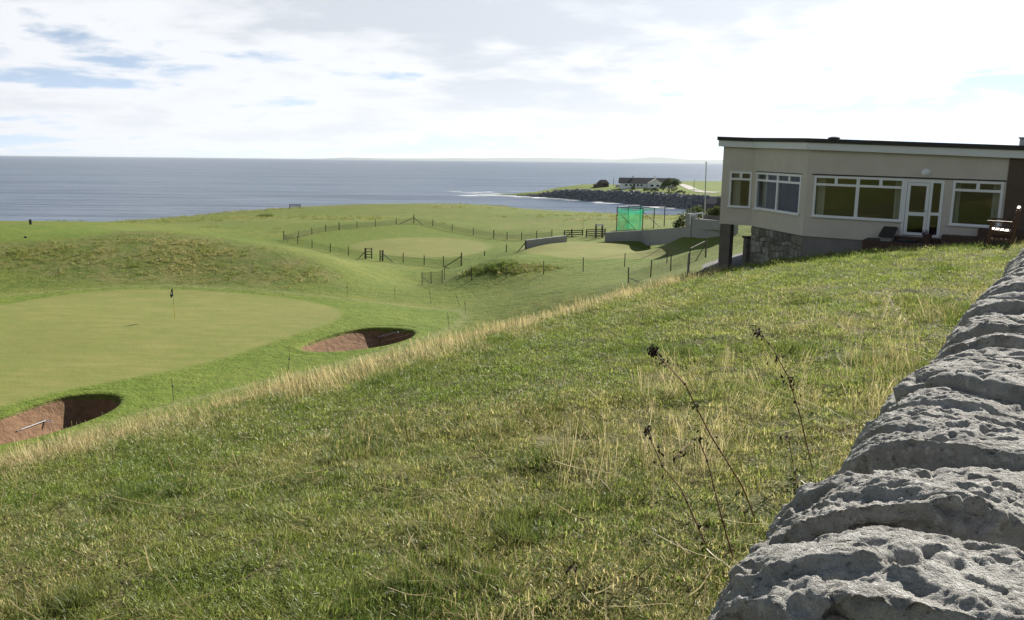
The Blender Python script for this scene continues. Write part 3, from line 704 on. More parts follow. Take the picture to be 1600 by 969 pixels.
# glazed door with side light
a0, a1, z0, z1 = WIN_MAIN[1]
m = MB()
for b in ((a0 + .002, a0 + .09, z0, z1), (a1 - .085, a1, z0, z1), (a0 + .09, a1 - .085, z1 - .09, z1), (a0 + .78, a0 + .86, z0, z1 - .09), (a0 + .86, a1 - .085, z0, z0 + .08), (a0 + .86, a1 - .085, -1.56, -1.46)): m.box(BF, b[0], b[1], -.016, .1, b[2], b[3])
door = m.build('door_frame', 'pvc', club)
m = MB(); dl, dr = a0 + .1, a0 + .77
for b in ((dl, dl + .1, z0 + .03, z1 - .1), (dr - .1, dr, z0 + .03, z1 - .1), (dl + .1, dr - .1, z1 - .2, z1 - .1), (dl + .1, dr - .1, z0 + .03, z0 + .12), (dl + .1, dr - .1, -1.60, -1.48)): m.box(BF, b[0], b[1], -.008, .06, b[2], b[3])
m.build('door_leaf', 'pvc', door)
for b in ((dl + .09, dr - .09, z0 + .11, -1.59), (dl + .09, dr - .09, -1.49, z1 - .19), (a0 + .85, a1 - .08, z0 + .07, -1.55), (a0 + .85, a1 - .08, -1.47, z1 - .08)):
    g = MB(); g.add([BF(b[0], .03, b[2]), BF(b[1], .03, b[2]), BF(b[1], .03, b[3]), BF(b[0], .03, b[3])], [(0, 1, 2, 3)]); g.build('pane', 'glass', door)
m = MB(); m.tube([BF(dr - .05, -.012, -1.42), BF(dr - .05, -.06, -1.42), BF(dr - .15, -.06, -1.42)], .012); m.build('door_handle', 'steel', door)
# bulkhead lamp on the wall
c = Vector(BF(3.46, 0, -.19)); nv = Vector((-FM[0], -FM[1], 0)); e1 = Vector((FT[0], FT[1], 0)); e2 = Vector((0, 0, 1))
def disc_lathe(mb, prof, n=20):
    o = len(mb.v)
    for r_, d in prof:
        for j in range(n): mb.v.append(tuple(c + e1 * r_ * math.cos(2 * math.pi * j / n) + e2 * r_ * math.sin(2 * math.pi * j / n) + nv * d))
    for i in range(len(prof) - 1):
        for j in range(n): mb.f.append((o + i * n + j, o + i * n + (j + 1) % n, o + (i + 1) * n + (j + 1) % n, o + (i + 1) * n + j))
    mb.f.append(tuple(o + (len(prof) - 1) * n + j for j in range(n))); return mb
lm = disc_lathe(MB(), [(.135, .001), (.135, .03), (.115, .035)]).build('wall_lamp', 'white_paint', club)
disc_lathe(MB(), [(.112, .032), (.1, .06), (.06, .085), (.012, .092)]).build('lamp_glass', 'pvc', lm, smooth=True)
# canted stone basement under the bay: every stone its own piece
back = MB(); back.box(BC, .02, L2 - .01, .06, .34, -4.9, -2.532); bw = back.build('basement_stonework', 'mortar', club)
z = -4.85; k = 0; rs = random.Random(3)
while z < -2.56:
    h_ = min(rs.uniform(.17, .30), -2.545 - z)
    if -2.545 - (z + h_) < .08: h_ = -2.545 - z
    a = .03
    while a < L2 - .03:
        w_ = rs.uniform(.18, .42); w_ = min(w_, L2 - .02 - a)
        if L2 - .02 - (a + w_) < .1: w_ = L2 - .02 - a
        j = .012; q = rs.uniform(0., .03); mb = MB()
        t = [rs.uniform(-.014, .014) for _ in range(8)]
        wv = lambda a_, z_: z_ + (.055 * math.sin(a_ * 4.1 + z_ * 3) + .03 * math.sin(a_ * 9.7 + z_ * 7)) * (1 if -4.8 < z_ < -2.6 else 0)
        P = [(a + j + t[0], q, z + j + t[1]), (a + w_ - j + t[2], q + .01, z + j + t[3]), (a + w_ - j, .1, z + j), (a + j, .1, z + j),
             (a + j + t[4], q + .008, z + h_ - j + t[5]), (a + w_ - j + t[6], q, z + h_ - j + t[7]), (a + w_ - j, .1, z + h_ - j), (a + j, .1, z + h_ - j)]
        mb.hexa([BC(p[0], p[1], wv(p[0], p[2])) for p in P]).build('stone', rs.choices(['masonry', 'masonry_dark', 'masonry_pale'], [5, 3, 2])[0], bw, bevel=.012)
        a += w_; k += 1
    z += h_
# corner pillar of the undercroft, and the small stone pier with its dark cap
ps = SL + .16
m = MB(); m.box(BF, SL + .02, SL + .46, C2[1] + .03, C2[1] + .49, -4.9, -2.53); m.build('corner_pillar', 'pillar_dark', club, bevel=.012)
m = MB(); m.box(BF, SL - .1, SL + .58, C2[1] - .1, C2[1] + .62, -5.3, -4.42); m.build('pillar_base', 'concrete', club, bevel=.02)
m = MB(); m.box(BC, L2 + .06, L2 + .34, -.1, .2, -4.9, -3.05); pier = m.build('stone_pier', 'masonry_dark', club, bevel=.015)
m = MB(); m.box(BC, L2 + .02, L2 + .39, -.14, .24, -3.05, -2.98); m.build('pier_cap', 'dark_timber_and_shade', pier)
# doorstep platform, cheek wall with sloping plank, planter walls
m = MB(); m.box(BF, 1.9, 4.7, -1.15, -.002, -4.2, -2.42); plat = m.build('door_platform', 'dark_brick', club)
m = MB(); m.box(BF, 2.75, 4.1, -.42, -.004, -2.418, -2.29); m.build('doorstep', 'dark_brick', club, bevel=.01)
m = MB(); m.hexa([BF(2.42, -1.0, -2.62), BF(2.74, -1.0, -2.62), BF(2.74, -.02, -2.62), BF(2.42, -.02, -2.62), BF(2.42, -1.0, -2.30), BF(2.74, -1.0, -2.30), BF(2.74, -.02, -2.08), BF(2.42, -.02, -2.08)]); ck = m.build('cheek_wall', 'render_grey', club)
m = MB(); m.hexa([BF(2.36, -1.06, -2.298), BF(2.78, -1.06, -2.298), BF(2.78, -.02, -2.078), BF(2.36, -.02, -2.078), BF(2.36, -1.06, -2.22), BF(2.78, -1.06, -2.22), BF(2.78, -.02, -2.0), BF(2.36, -.02, -2.0)]); m.build('sloping_plank', 'dark_timber_and_shade', ck)
m = MB(); m.box(BF, 4.15, 5.15, -.55, -.004, -3.6, -2.14); m.box(BF, 5.152, 7.2, -.6, -.035, -3.6, -1.86); m.build('brick_planter', 'dark_brick', club, bevel=.012)
m = MB(); m.box(BF, 2.9, 3.45, -1.02, -.5, -2.416, -2.35); mt_ = m.build('door_mat', 'black_plastic', None, bevel=.02); tag(mt_, 'black rubber mat on the dark step before the glazed door', 'mat')
fp = empty('flower_pot', BF(3.75, -.62, -2.415), 'clay pot of dark purple flowers beside the glazed door', 'flower pot')
MB().lathe(BF(3.75, -.62, -2.415), [(.10, 0), (.14, .24), (.155, .25), (.15, .29), (.12, .29)], 14).build('pot', 'pot_clay', fp)
fm = MB(); c0 = Vector(BF(3.75, -.62, -2.14))
for i in range(90):
    v = Vector((rs.gauss(0, .11), rs.gauss(0, .11), abs(rs.gauss(.06, .05)))); s_ = rs.uniform(.015, .035); w_ = rs.uniform(0, 6)
    p = c0 + v; a = Vector((math.cos(w_), math.sin(w_), rs.uniform(-.5, .5))) * s_; b = Vector((-math.sin(w_), math.cos(w_), rs.uniform(-.5, .8))) * s_
    fm.add([p - a, p - b, p + a, p + b], [(0, 1, 2, 3)])
fm.build('flowers', 'flower_purple', fp)

# ------------------------------------------------------------------ paving, slabs and bench by the clubhouse
def patch(name, corners, m_, n=14, up=.03, label=None):
    g = [np.array(ground_at(*c)) for c in corners]; u, v = np.meshgrid(np.linspace(0, 1, n), np.linspace(0, 1, n))
    P = sum(w[..., None] * q for w, q in zip(((1 - u) * (1 - v), u * (1 - v), u * v, (1 - u) * v), g))
    Zp = height(P[..., 0], P[..., 1]) + up
    return tag(grid_mesh(name, P[..., 0], P[..., 1], Zp, m_), kind='structure')
patch('pavement', [(1092, 431), (1178, 424), (1172, 397), (1128, 398)], 'pavers')
def slab(px, py, ws, wq, th, name, label):
    g = ground_at(px, py); rel = np.array([g.x, g.y]) - FAC; s0, q0 = rel @ FT, rel @ FM; z0 = g.z + SH * s0
    m = MB(); m.box(BF, s0 - ws, s0 + ws, q0 - wq, q0 + wq, z0 - .1, z0 + th); o = m.build(name, 'concrete', None, bevel=.012); tag(o, label, 'paving slab'); return o
slab(1513, 380, .45, .42, .09, 'paving_slab', 'pale concrete paving slab lying on the grass left of the bench')
slab(1548, 379, .22, .5, .17, 'paving_slab', 'raised narrow concrete slab against the legs of the bench')
bg_ = ground_at(1562, 385); rel = np.array([bg_.x, bg_.y]) - FAC; BS, BQ = rel @ FT, rel @ FM; BZ = bg_.z + SH * BS
def BB(s, q, z): return BF(BS + s, BQ + q, BZ + z)
bench = empty('wooden_bench', BB(0, 0, 0), 'brown wooden bench with sunlit seat near the stone wall', 'bench')
for q in (.0, 1.42):
    for s, h_ in ((-.26, .62), (.24, .97)):
        m = MB(); k = .10 if h_ > .7 else 0
        m.hexa([BB(s - .035, q, -.05), BB(s + .035, q, -.05), BB(s + .035, q + .07, -.05), BB(s - .035, q + .07, -.05), BB(s - .035 + k, q, h_), BB(s + .035 + k, q, h_), BB(s + .035 + k, q + .07, h_), BB(s - .035 + k, q + .07, h_)])
        m.build('leg', 'bench_wood', bench)
    m = MB(); m.box(BB, -.36, .27, q - .01, q + .08, .621, .66); m.build('armrest', 'bench_wood', bench, bevel=.01)
    m = MB(); m.box(BB, -.225, .205, q + .01, q + .06, .32, .40); m.build('seat_rail', 'bench_wood', bench)
    m = MB(); m.box(BB, -.225, .215, q + .015, q + .055, .14, .19); m.build('stretcher', 'bench_wood', bench)
for i in range(5):
    m = MB(); s = -.26 + i * .107; m.box(BB, s, s + .09, -.04, 1.53, .402 - .008 * i, .432 - .008 * i); m.build('seat_slat', 'bench_wood', bench, bevel=.006)
for i in range(3):
    z = .50 + i * .15; k = .10 * z / .97; m = MB(); m.box(BB, .225 + k - .05, .225 + k - .02, .072, 1.418, z, z + .10); m.build('back_slat', 'bench_wood', bench, bevel=.006)
m = MB(); m.box(BB, .28, .36, -.02, 1.51, .972, 1.02); m.build('top_rail', 'bench_wood', bench, bevel=.01)

# ------------------------------------------------------------------ dry-stone wall with coping stones
wall = empty('stone_wall', (WALL0[0], WALL0[1], -2.1), 'weathered grey dry-stone wall with rough coping stones along the field', 'wall')
WH = .34
def WP(a, c, z): return np.array([WALL0[0] + WDIR[0] * a - WNRM[0] * c, WALL0[1] + WDIR[1] * a - WNRM[1] * c, z])   # a along, c across (from the left edge), z
def stone(a0, a1, na, nc, seed, top, tilt, skew, c0=0., wid=.76, zb=-1.08):
    """one coping stone: a lump with rounded ends, weathered pits and ridges"""
    ne = max(3, na // 5); cap0 = np.linspace(1, 0, ne, endpoint=False); f_ = np.concatenate([cap0, np.zeros(na), cap0[::-1]])[:, None]
    uu_ = np.concatenate([np.zeros(ne), np.linspace(0, 1, na), np.ones(ne)])[:, None]; nt_ = na + 2 * ne
    u = uu_ * np.ones((1, nc)); v = np.ones((nt_, 1)) * np.linspace(0, 1, nc)[None]
    th = (1 - v) * math.pi                                   # left foot over the top to the right foot
    ex = .84; cm = c0 + wid / 2; L = a1 - a0
    cc = cm + wid / 2 * np.sign(np.cos(th)) * np.abs(np.cos(th)) ** ex
    zz_ = zb + (top - zb) * np.abs(np.sin(th)) ** .80
    near_ = 1 - np.clip(1 - u * L / .035, 0, 1) ** 2.2; far_ = 1 - np.clip(1 - (1 - u) * L / .08, 0, 1) ** 2.0; rnd = np.minimum(near_, far_)    # rounded shoulders at the joints
    zz_ = zb + (zz_ - zb) * (.80 + .20 * rnd); cc = cm + (cc - cm) * (.90 + .10 * rnd)
    cc = cc + (cm - cc) * f_ * .98; zz_ = zz_ + (zb + .05 - zz_) * f_ * .98                        # joint faces close towards the foot
    aa = a0 + (u * L) + skew * (cc - cm) + .05 * np.sin(v * 3.1 + seed) * (1 - f_) + .02 * f_ * np.where(u < .5, 1, -1)
    zz_ = zz_ + tilt * (u - .5) * L * np.abs(np.sin(th)) ** .5 * (1 - f_)
    P = np.stack([WALL0[0] + WDIR[0] * aa - WNRM[0] * cc, WALL0[1] + WDIR[1] * aa - WNRM[1] * cc, zz_], -1)
    # outward direction
    du = np.gradient(P, axis=0); dv = np.gradient(P, axis=1); n = np.cross(du, dv); n /= np.linalg.norm(n, axis=-1, keepdims=True) + 1e-9
    mid = np.array([*WP((a0 + a1) / 2, c0 + wid / 2, 0)[:2], zb]); s_ = np.sign(((P - mid) * n).sum(-1, keepdims=True).mean()); n = n * s_
    Q = P * 1.0
    loc = np.stack([aa, cc * 1.0, zz_], -1) + seed * 3.7
    warp = np.stack([fbm(loc * 3, 2, 91), fbm(loc * 3 + 9, 2, 92), fbm(loc * 3 + 19, 2, 93)], -1) * .12
    lw = loc + warp
    D = .040 * fbm(lw * 2.6, 2, 1) + .020 * fbm(lw * 7., 3, 2)
    pit = fbm(lw * np.array([13., 10., 13.]), 2, 4); D -= .040 * sstep(.20, .55, pit)
    pit2 = fbm(lw * np.array([27., 19., 27.]), 2, 6); D -= .018 * sstep(.16, .48, pit2)
    led = fbm(lw * np.array([5., 1.6, 7.]), 2, 8); D += .010 * np.tanh(led * 14)
    D += .008 * fbm(lw * 44, 3, 7) + .0045 * fbm(lw * 120, 2, 12)
    Q = Q + n * D[..., None]
    me_n = 'coping_stone'
    o = grid_mesh(me_n, Q[..., 0] - wall.location.x, Q[..., 1] - wall.location.y, Q[..., 2] - wall.location.z, 'wall_stone')
    bm = bmesh.new(); bm.from_mesh(o.data); bmesh.ops.recalc_face_normals(bm, faces=bm.faces); bm.to_mesh(o.data); bm.free()
    for p in o.data.polygons: p.use_smooth = True
    o.parent = wall
    return o
rs = random.Random(12); a = -1.1; i = 0
LEN = [.42, .40, .36, .50, .42, .34, .46, .30, .40, .28, .34, .42, .30, .36, .40, .33, .45, .3, .38, .36]
TOPS = {2: -.80, 3: -.70, 4: -.735, 5: -.72, 6: -.745, 7: -.725}
while a < 25:
    L = LEN[i] if i < len(LEN) else rs.uniform(.3, .5)
    t = TOPS.get(i, -.73 + rs.uniform(-.022, .022))
    if a < -.3: na, nc = 30, 70
    elif a < 1.6: na, nc = 120, 250
    elif a < 4: na, nc = 64, 130
    elif a < 8: na, nc = 34, 70
    else: na, nc = 10, 22
    stone(a, a + L + .01, na, nc, i + 1, t, rs.uniform(-.10, .06), rs.uniform(-.18, .30), -.125 + rs.uniform(-.02, .02), .76 + rs.uniform(-.03, .03))
    a += L + (.0 if i % 3 else .015); i += 1
# the courses under the coping: one weathered face on each side
ua, uc = np.meshgrid(np.linspace(-1.1, 25, 500), np.linspace(0, 1, 24), indexing='ij')
def wface(side):
    z = -2.6 + uc * 1.62; c = (.02 + .05 * (1 - uc)) * -1 if side < 0 else .66 + .02 + .05 * (1 - uc)
    c = c + .03; P = np.stack([ua * 2.6, z * 4.2, 0 * z + side], -1); k = np.abs(fbm(P, 2, 14)); row = np.abs(((z * 4.5) % 1) - .5)
    dd = .05 * sstep(.02, .12, k) - .04 * sstep(.42, .5, row) + .02 * fbm(P * 5, 3, 3); c = c + side * dd
    xy = WALL0[None, None] + ua[..., None] * WDIR - c[..., None] * WNRM
    o = grid_mesh('wall_face', xy[..., 0] - wall.location.x, xy[..., 1] - wall.location.y, z - wall.location.z, 'wall_stone'); o.parent = wall
wface(-1); wface(1)
m = MB(); m.box(lambda a, c, z: tuple(WP(a, c, z)), -1.1, 25, .06, .60, -2.6, -.97); m.build('wall_core', 'wall_stone', wall)

# ------------------------------------------------------------------ headland with rock armour and cottages
SHORE = [(760, 303.5), (800, 305.8), (835, 308), (870, 310), (910, 313), (973, 318), (1020, 322), (1066, 326), (1140, 333), (1300, 340), (1600, 345)]
TOPH = [(760, .2), (800, .5), (835, 1.7), (870, 3.0), (910, 4.0), (973, 4.3), (1020, 4.5), (1066, 4.5), (1140, 4.6), (1300, 6), (1600, 6)]
shore_u = np.array([ray(*q)[0] / ray(*q)[1] for q in SHORE]); shore_r = np.array([atZ(a, b, SEA)[1] for a, b in SHORE]); shore_h = np.array([h for _, h in TOPH])
back_u = shore_u; back_d = np.array([8, 14, 30, 60, 90, 110, 150, 210, 230, 240, 240.])
def head_h(x, y):
    x = np.asarray(x, float); y = np.asarray(y, float)
    u = x / y; r0 = np.interp(u, shore_u, shore_r); hh = np.interp(u, shore_u, shore_h); bd_ = np.interp(u, shore_u, back_d)
    t = y - r0; P = np.stack([x * .08, y * .08, x * 0], -1)
    z = SEA - 1.2 + (hh + 1.2) * sstep(-3.5, 10, t) + 1.5 * sstep(9, 48, t) * sstep(.02, .09, u) + 1.4 * sstep(40, 200, t) * sstep(.12, .24, u) + .25 * fbm(P, 3, 61) * sstep(6, 16, t)
    z = z - (hh + 6) * sstep(bd_ * .8, bd_ + 6, t)
    return np.where(u < shore_u[0], SEA - 2, z)
uu, tt = np.meshgrid(np.linspace(shore_u[0] - .01, .62, 260), np.linspace(-10, 262, 130), indexing='ij')
hy = np.interp(uu, shore_u, shore_r) + tt; hx = uu * hy; hz = head_h(hx, hy)
z0 = np.zeros_like(hx); tfr = np.clip(.75 + .5 * fbm(np.stack([hx * .03, hy * .03, hx * 0], -1), 3, 8), 0, 1)
tag(grid_mesh('headland', hx, hy, hz, 'turf', {'turf': np.stack([z0, tfr, z0 + .15, z0 + 1], -1), 'ground': np.stack([z0, z0, z0, z0 + 1], -1)}), kind='structure')
def head_at(px, py):
    d = ray(px, py); h = d / d[1]; ts = np.linspace(230, 620, 3000); z = head_h(h[0] * ts, h[1] * ts); b = np.nonzero(h[2] * ts < z)[0]
    t = ts[b[0]] if len(b) else 360.; return Vector((h[0] * t, h[1] * t, float(head_h(np.array([h[0] * t]), np.array([h[1] * t]))[0])))
# armour: thousands of tumbled blocks, far too many and too small to count
bmq = bmesh.new(); bmesh.ops.create_icosphere(bmq, subdivisions=1, radius=1); iv = [v.co.copy() for v in bmq.verts]; ifc = [[v.index for v in f.verts] for f in bmq.faces]; bmq.free()
RK = np.random.default_rng(5); n = 5200
u = RK.uniform(shore_u[0] + .004, .30, n); r0 = np.interp(u, shore_u, shore_r); t = RK.uniform(-4.5, np.where(u > .05, 9.2, 12)); y = r0 + t; x = u * y
hh = np.interp(u, shore_u, shore_h); s = RK.uniform(.55, 1.25, n) * (.55 + .45 * np.minimum(1, hh / 4)); z = head_h(x, y) + s * RK.uniform(-.1, .45, n)
ok = ~((hh < 3) & (t > hh * 3.2)); x, y, z, s = x[ok], y[ok], z[ok], s[ok]; n = len(x)
IV = np.array(iv); V = IV[None] * (s[:, None] * RK.uniform((.7, .6, .5), (1.3, 1.1, .9), (n, 3)))[:, None, :] * RK.uniform(.82, 1.12, (n, len(IV), 1))
q = RK.normal(size=(n, 4)); q /= np.linalg.norm(q, axis=1, keepdims=True); w, a_, b_, c_ = q.T
RM = np.stack([1 - 2 * (b_ * b_ + c_ * c_), 2 * (a_ * b_ - w * c_), 2 * (a_ * c_ + w * b_), 2 * (a_ * b_ + w * c_), 1 - 2 * (a_ * a_ + c_ * c_), 2 * (b_ * c_ - w * a_), 2 * (a_ * c_ - w * b_), 2 * (b_ * c_ + w * a_), 1 - 2 * (a_ * a_ + b_ * b_)], -1).reshape(n, 3, 3)
V = np.einsum('nij,nkj->nki', RM, V) + np.stack([x, y, z], -1)[:, None]
rv = V.reshape(-1, 3).tolist(); rf = (np.array(ifc)[None] + (np.arange(n) * len(IV))[:, None, None]).reshape(-1, 3).tolist()
me = bpy.data.meshes.new('rock_armour'); me.from_pydata(rv, [], rf); tag(link('rock_armour', me, 'armour_rock'), 'bank of dark tumbled boulders along the headland shore', 'rocks', kind='stuff')
mat('foam', (.82, .84, .86), .8, var=.1, nscale=.4)
fr_ = random.Random(8); m = MB()
for k in range(46):
    if k < 22: px, py = fr_.uniform(705, 808), fr_.uniform(298.5, 306.5)
    else: px = fr_.uniform(800, 1060); py = float(np.interp(px, [q[0] for q in SHORE], [q[1] for q in SHORE])) + fr_.uniform(.3, 1.6)
    c = Vector(atZ(px, py, SEA + .12)); w_, h_ = fr_.uniform(3, 11), fr_.uniform(.5, 1.6); n = 14; sl = fr_.uniform(-.12, .05)
    ring = [(c.x + w_ * math.cos(6.283 * i / n) * fr_.uniform(.6, 1.15), c.y + h_ * math.sin(6.283 * i / n) * fr_.uniform(.4, 1.4) + sl * w_ * math.cos(6.283 * i / n), SEA + .06 + .002 * k) for i in range(n)]
    m.add(ring, [tuple(range(n))])
tag(m.build('surf', 'foam'), 'broken white surf off the rocky point', 'surf', kind='stuff')
# the track across the headland
tp = [(1062, 288), (1072, 291), (1080, 295), (1090, 299), (1104, 300.5), (1122, 301)]
tps = [head_at(*q) for q in tp]; m = MB(); vs = []
for i, p in enumerate(tps):
    t = (tps[min(i + 1, len(tps) - 1)] - tps[max(i - 1, 0)]); t.z = 0; t.normalize(); n = Vector((-t.y, t.x, 0)) * 2.2
    for k in (-1, -.33, .33, 1):
        v = p + n * k; vs.append((v.x, v.y, float(head_h(np.array([v.x]), np.array([v.y]))[0]) + .12))
m.add(vs, [(i * 4 + k, i * 4 + k + 1, i * 4 + k + 5, i * 4 + k + 4) for i in range(len(tps) - 1) for k in range(3)]); tag(m.build('track', 'track'), kind='structure')

def local(o, yaw):
    c, s = math.cos(yaw), math.sin(yaw)
    return lambda x, y, z: (o.x + x * c - y * s, o.y + x * s + y * c, o.z + z)
def gable(mb, fn, x0, x1, y0, y1, ze, zr, axis='x', over=.3, th=.18):
    """two roof slopes over a rectangle"""
    if axis == 'x':
        ym = (y0 + y1) / 2
        for ya in (y0 - over, y1 + over):
            za = ze - (zr - ze) * over / (ym - y0)
            mb.hexa([fn(x0 - over, ya, za), fn(x1 + over, ya, za), fn(x1 + over, ym, zr), fn(x0 - over, ym, zr), fn(x0 - over, ya, za + th), fn(x1 + over, ya, za + th), fn(x1 + over, ym, zr + th), fn(x0 - over, ym, zr + th)])
    else:
        xm = (x0 + x1) / 2
        for xa in (x0 - over, x1 + over):
            za = ze - (zr - ze) * over / (xm - x0)
            mb.hexa([fn(xa, y0 - over, za), fn(xa, y1 + over, za), fn(xm, y1 + over, zr), fn(xm, y0 - over, zr), fn(xa, y0 - over, za + th), fn(xa, y1 + over, za + th), fn(xm, y1 + over, zr + th), fn(xm, y0 - over, zr + th)])
def house_body(mb, fn, x0, x1, y0, y1, ze, zr, axis='x'):
    mb.box(fn, x0, x1, y0, y1, -1.5, ze)
    if axis == 'x':
        ym = (y0 + y1) / 2
        for x in (x0, x1): mb.add([fn(x, y0, ze), fn(x, y1, ze), fn(x, ym, zr - .02)], [(0, 1, 2)])
    else:
        xm = (x0 + x1) / 2
        for y in (y0, y1): mb.add([fn(x0, y, ze), fn(x1, y, ze), fn(xm, y, zr - .02)], [(0, 1, 2)])
hb = head_at(1000, 294.2); print('cottage', hb, 'scale', hb.y / F); S = hb.y / F
ho = Vector((hb.x, hb.y, hb.z)); cott = empty('white_cottage', ho, 'long white single-storey cottage with black roof on the headland', 'house')
hf = local(ho, R(-4)); X_ = lambda px: (px - 1000) * S
m = MB(); house_body(m, hf, X_(971), X_(1054), 1.5, 8.5, 2.35, 4.6); m.build('wall', 'house_white', cott)
m = MB(); gable(m, hf, X_(969), X_(1054), 1.5, 8.5, 2.35, 4.6); rf_ = m.build('roof', 'house_roof', cott)
m = MB(); house_body(m, hf, X_(1012), X_(1034), -3.2, 4.2, 2.35, 4.35, 'y'); m.build('wing_wall', 'house_white', cott)
m = MB(); gable(m, hf, X_(1012), X_(1034), -3.2, 4.6, 2.35, 4.35, 'y'); m.build('wing_roof', 'pale_roof', cott)
for px in (990, 1024):
    m = MB(); m.box(hf, X_(px) - .4, X_(px) + .4, 4.6, 5.4, 4.3, 5.6); m.box(hf, X_(px) - .15, X_(px) + .15, 4.85, 5.15, 5.602, 6.05); m.build('chimney', 'house_white', rf_)
for px, y, w in ((979, 1.48, .5), (986, 1.48, .45), (997, 1.48, .5), (1002.5, 1.48, .45), (1017, -3.22, .75), (1026, -3.22, .6)):
    m = MB(); m.box(hf, X_(px) - w - .12, X_(px) + w + .12, y - .04, y + .02, .78, 1.92); wd = m.build('window', 'house_white', cott)
    m = MB(); m.box(hf, X_(px) - w, X_(px) + w, y - .06, y - .045, .9, 1.8); m.build('pane', 'house_window', wd)
m = MB(); m.box(hf, X_(991) - .5, X_(991) + .5, 1.42, 1.48, 0, 2.0); m.build('door', 'house_window', cott)
sb = head_at(941, 292.5); Ss = sb.y / F; shed = empty('stone_outbuilding', sb, 'dark old stone outbuilding with hipped roof at the tip of the headland', 'outbuilding'); sf = local(sb, R(8))
m = MB(); house_body(m, sf, -1.6, 3.4, 0, 4.5, 2.0, 2.0); m.box(sf, -3.6, -1.602, .3, 4, -1.5, 1.25); m.build('wall', 'old_stone', shed)
m = MB(); b_, t_ = [(-1.9, -.3, 1.95), (3.7, -.3, 1.95), (3.7, 4.8, 1.95), (-1.9, 4.8, 1.95)], [(-.3, 1.7, 3.6), (2.2, 1.7, 3.6), (2.2, 2.9, 3.6), (-.3, 2.9, 3.6)]
m.hexa([sf(*p) for p in b_ + t_]); m.hexa([sf(*p) for p in ((-3.9, 0, 1.1), (-1.62, 0, 1.9), (-1.62, 4.3, 1.9), (-3.9, 4.3, 1.1), (-3.9, 0, 1.3), (-1.62, 0, 2.1), (-1.62, 4.3, 2.1), (-3.9, 4.3, 1.3))]); m.build('roof', 'old_stone', shed)
m = MB(); m.box(sf, .4, 2.9, -.05, .02, 0, 1.75); m.build('door', 'dark_timber_and_shade', shed)
gw = head_at(972, 292.5); gf = local(gw, R(-6)); m = MB()
m.box(gf, -3.2, 3.2, 0, .4, -.5, 1.05); m.box(gf, -3.3, 3.3, -.06, .46, 1.052, 1.17); tag(m.build('garden_wall', 'pale_roof'), 'low pale garden wall between the stone outbuilding and white cottage', 'wall')
rb = atY(1134, 300.5, 300); rb = Vector((rb[0], rb[1], float(head_h(np.array([rb[0]]), np.array([rb[1]]))[0]))); rbf = local(rb, R(20))
dh = empty('stone_house', rb, 'dark stone house with stepped gable showing behind the clubhouse corner', 'house')
m = MB(); house_body(m, rbf, -4, 4, 0, 9, 4.2, 6.6, 'y'); m.build('wall', 'old_stone', dh)
m = MB(); gable(m, rbf, -4, 4, .4, 8.6, 4.2, 6.6, 'y', .05); r2 = m.build('roof', 'house_roof', dh)
m = MB(); m.box(rbf, -3, -2.2, 0, .9, 4.6, 6.9); m.build('chimney', 'old_stone', r2)
for i, (px, py, hgt, lab) in enumerate(((958.5, 291, 4.4, 'thin dark pole beside the stone outbuilding on the headland'), (1084, 299, 5.2, 'thin pole standing by the headland track'))):
    p = head_at(px, py); tag(MB().tube([p, p + Vector((0, 0, hgt))], [.11, .08]).build('utility_pole', 'post_wood'), lab, 'pole')

# ------------------------------------------------------------------ foliage: bushes and the windswept tree
def leaf_cloud(name, m_, parent, lobes, n, size, seed):
    r_ = np.random.default_rng(seed); L = np.array(lobes); w = L[:, 3] ** 2; w = w / w.sum(); k = r_.choice(len(L), n, p=w)
    d = r_.normal(size=(n, 3)); d /= np.linalg.norm(d, axis=1, keepdims=True); rr_ = r_.uniform(.35, 1.0, n) ** .6
    P = L[k, :3] + d * rr_[:, None] * L[k, 3:4] * np.array([1, .9, .85])
    t = r_.normal(size=(n, 3)); t /= np.linalg.norm(t, axis=1, keepdims=True); b = np.cross(t, r_.normal(size=(n, 3))); b /= np.linalg.norm(b, axis=1, keepdims=True)
    s = size * r_.uniform(.5, 1.3, (n, 1)); off = np.array(parent.location)
    V = np.stack([P - t * s, P - b * s * .6, P + t * s, P + b * s * .6], 1).reshape(-1, 3) - off
    me = bpy.data.meshes.new(name); me.from_pydata(V.tolist(), [], [(4 * i, 4 * i + 1, 4 * i + 2, 4 * i + 3) for i in range(n)])
    a = me.attributes.new('tint', 'FLOAT', 'POINT'); a.data.foreach_set('value', np.repeat(r_.uniform(0, 1, n), 4).astype(np.float32))
    return link(name, me, m_, parent)
def bush(px, py, w, h, m_, label, name, seed, base=None, n=900, size=.22, trunk=False):
    g = base if base is not None else head_at(px, py); o = empty(name, g, label, 'tree' if trunk else 'bush'); r_ = random.Random(seed); lobes = []
    for i in range(16):
        a = r_.uniform(-1, 1); t = r_.random(); lobes.append((g.x + a * w * .42 * (1 - .35 * t) + (w * .14 * t if trunk else 0), g.y + r_.uniform(-.3, .3) * w, g.z + h * (.12 + .68 * t * (1 - .45 * abs(a))) + (h * .12 if trunk else 0), r_.uniform(.13, .24) * min(w, 1.5 * h)))
    leaf_cloud('crown' if trunk else 'foliage', m_, o, lobes, n, size, seed)
    mb = MB()
    for i in range(7):
        l = lobes[i]; mb.tube([(g.x + r_.uniform(-.1, .1) * w, g.y, g.z - .2), ((g.x + l[0]) / 2, (g.y + l[1]) / 2, g.z + (l[2] - g.z) * .55), l[:3]], [.02 * h, .014 * h, .004 * h], 5)
    mb.build('trunk' if trunk else 'stem', 'stem_brown', o)
bush(1046, 300, 8.4, 7.2, 'leaf_dark', 'dark windswept tree at the right end of the white cottage', 'windswept_tree', 1, None, 2600, .26, True)
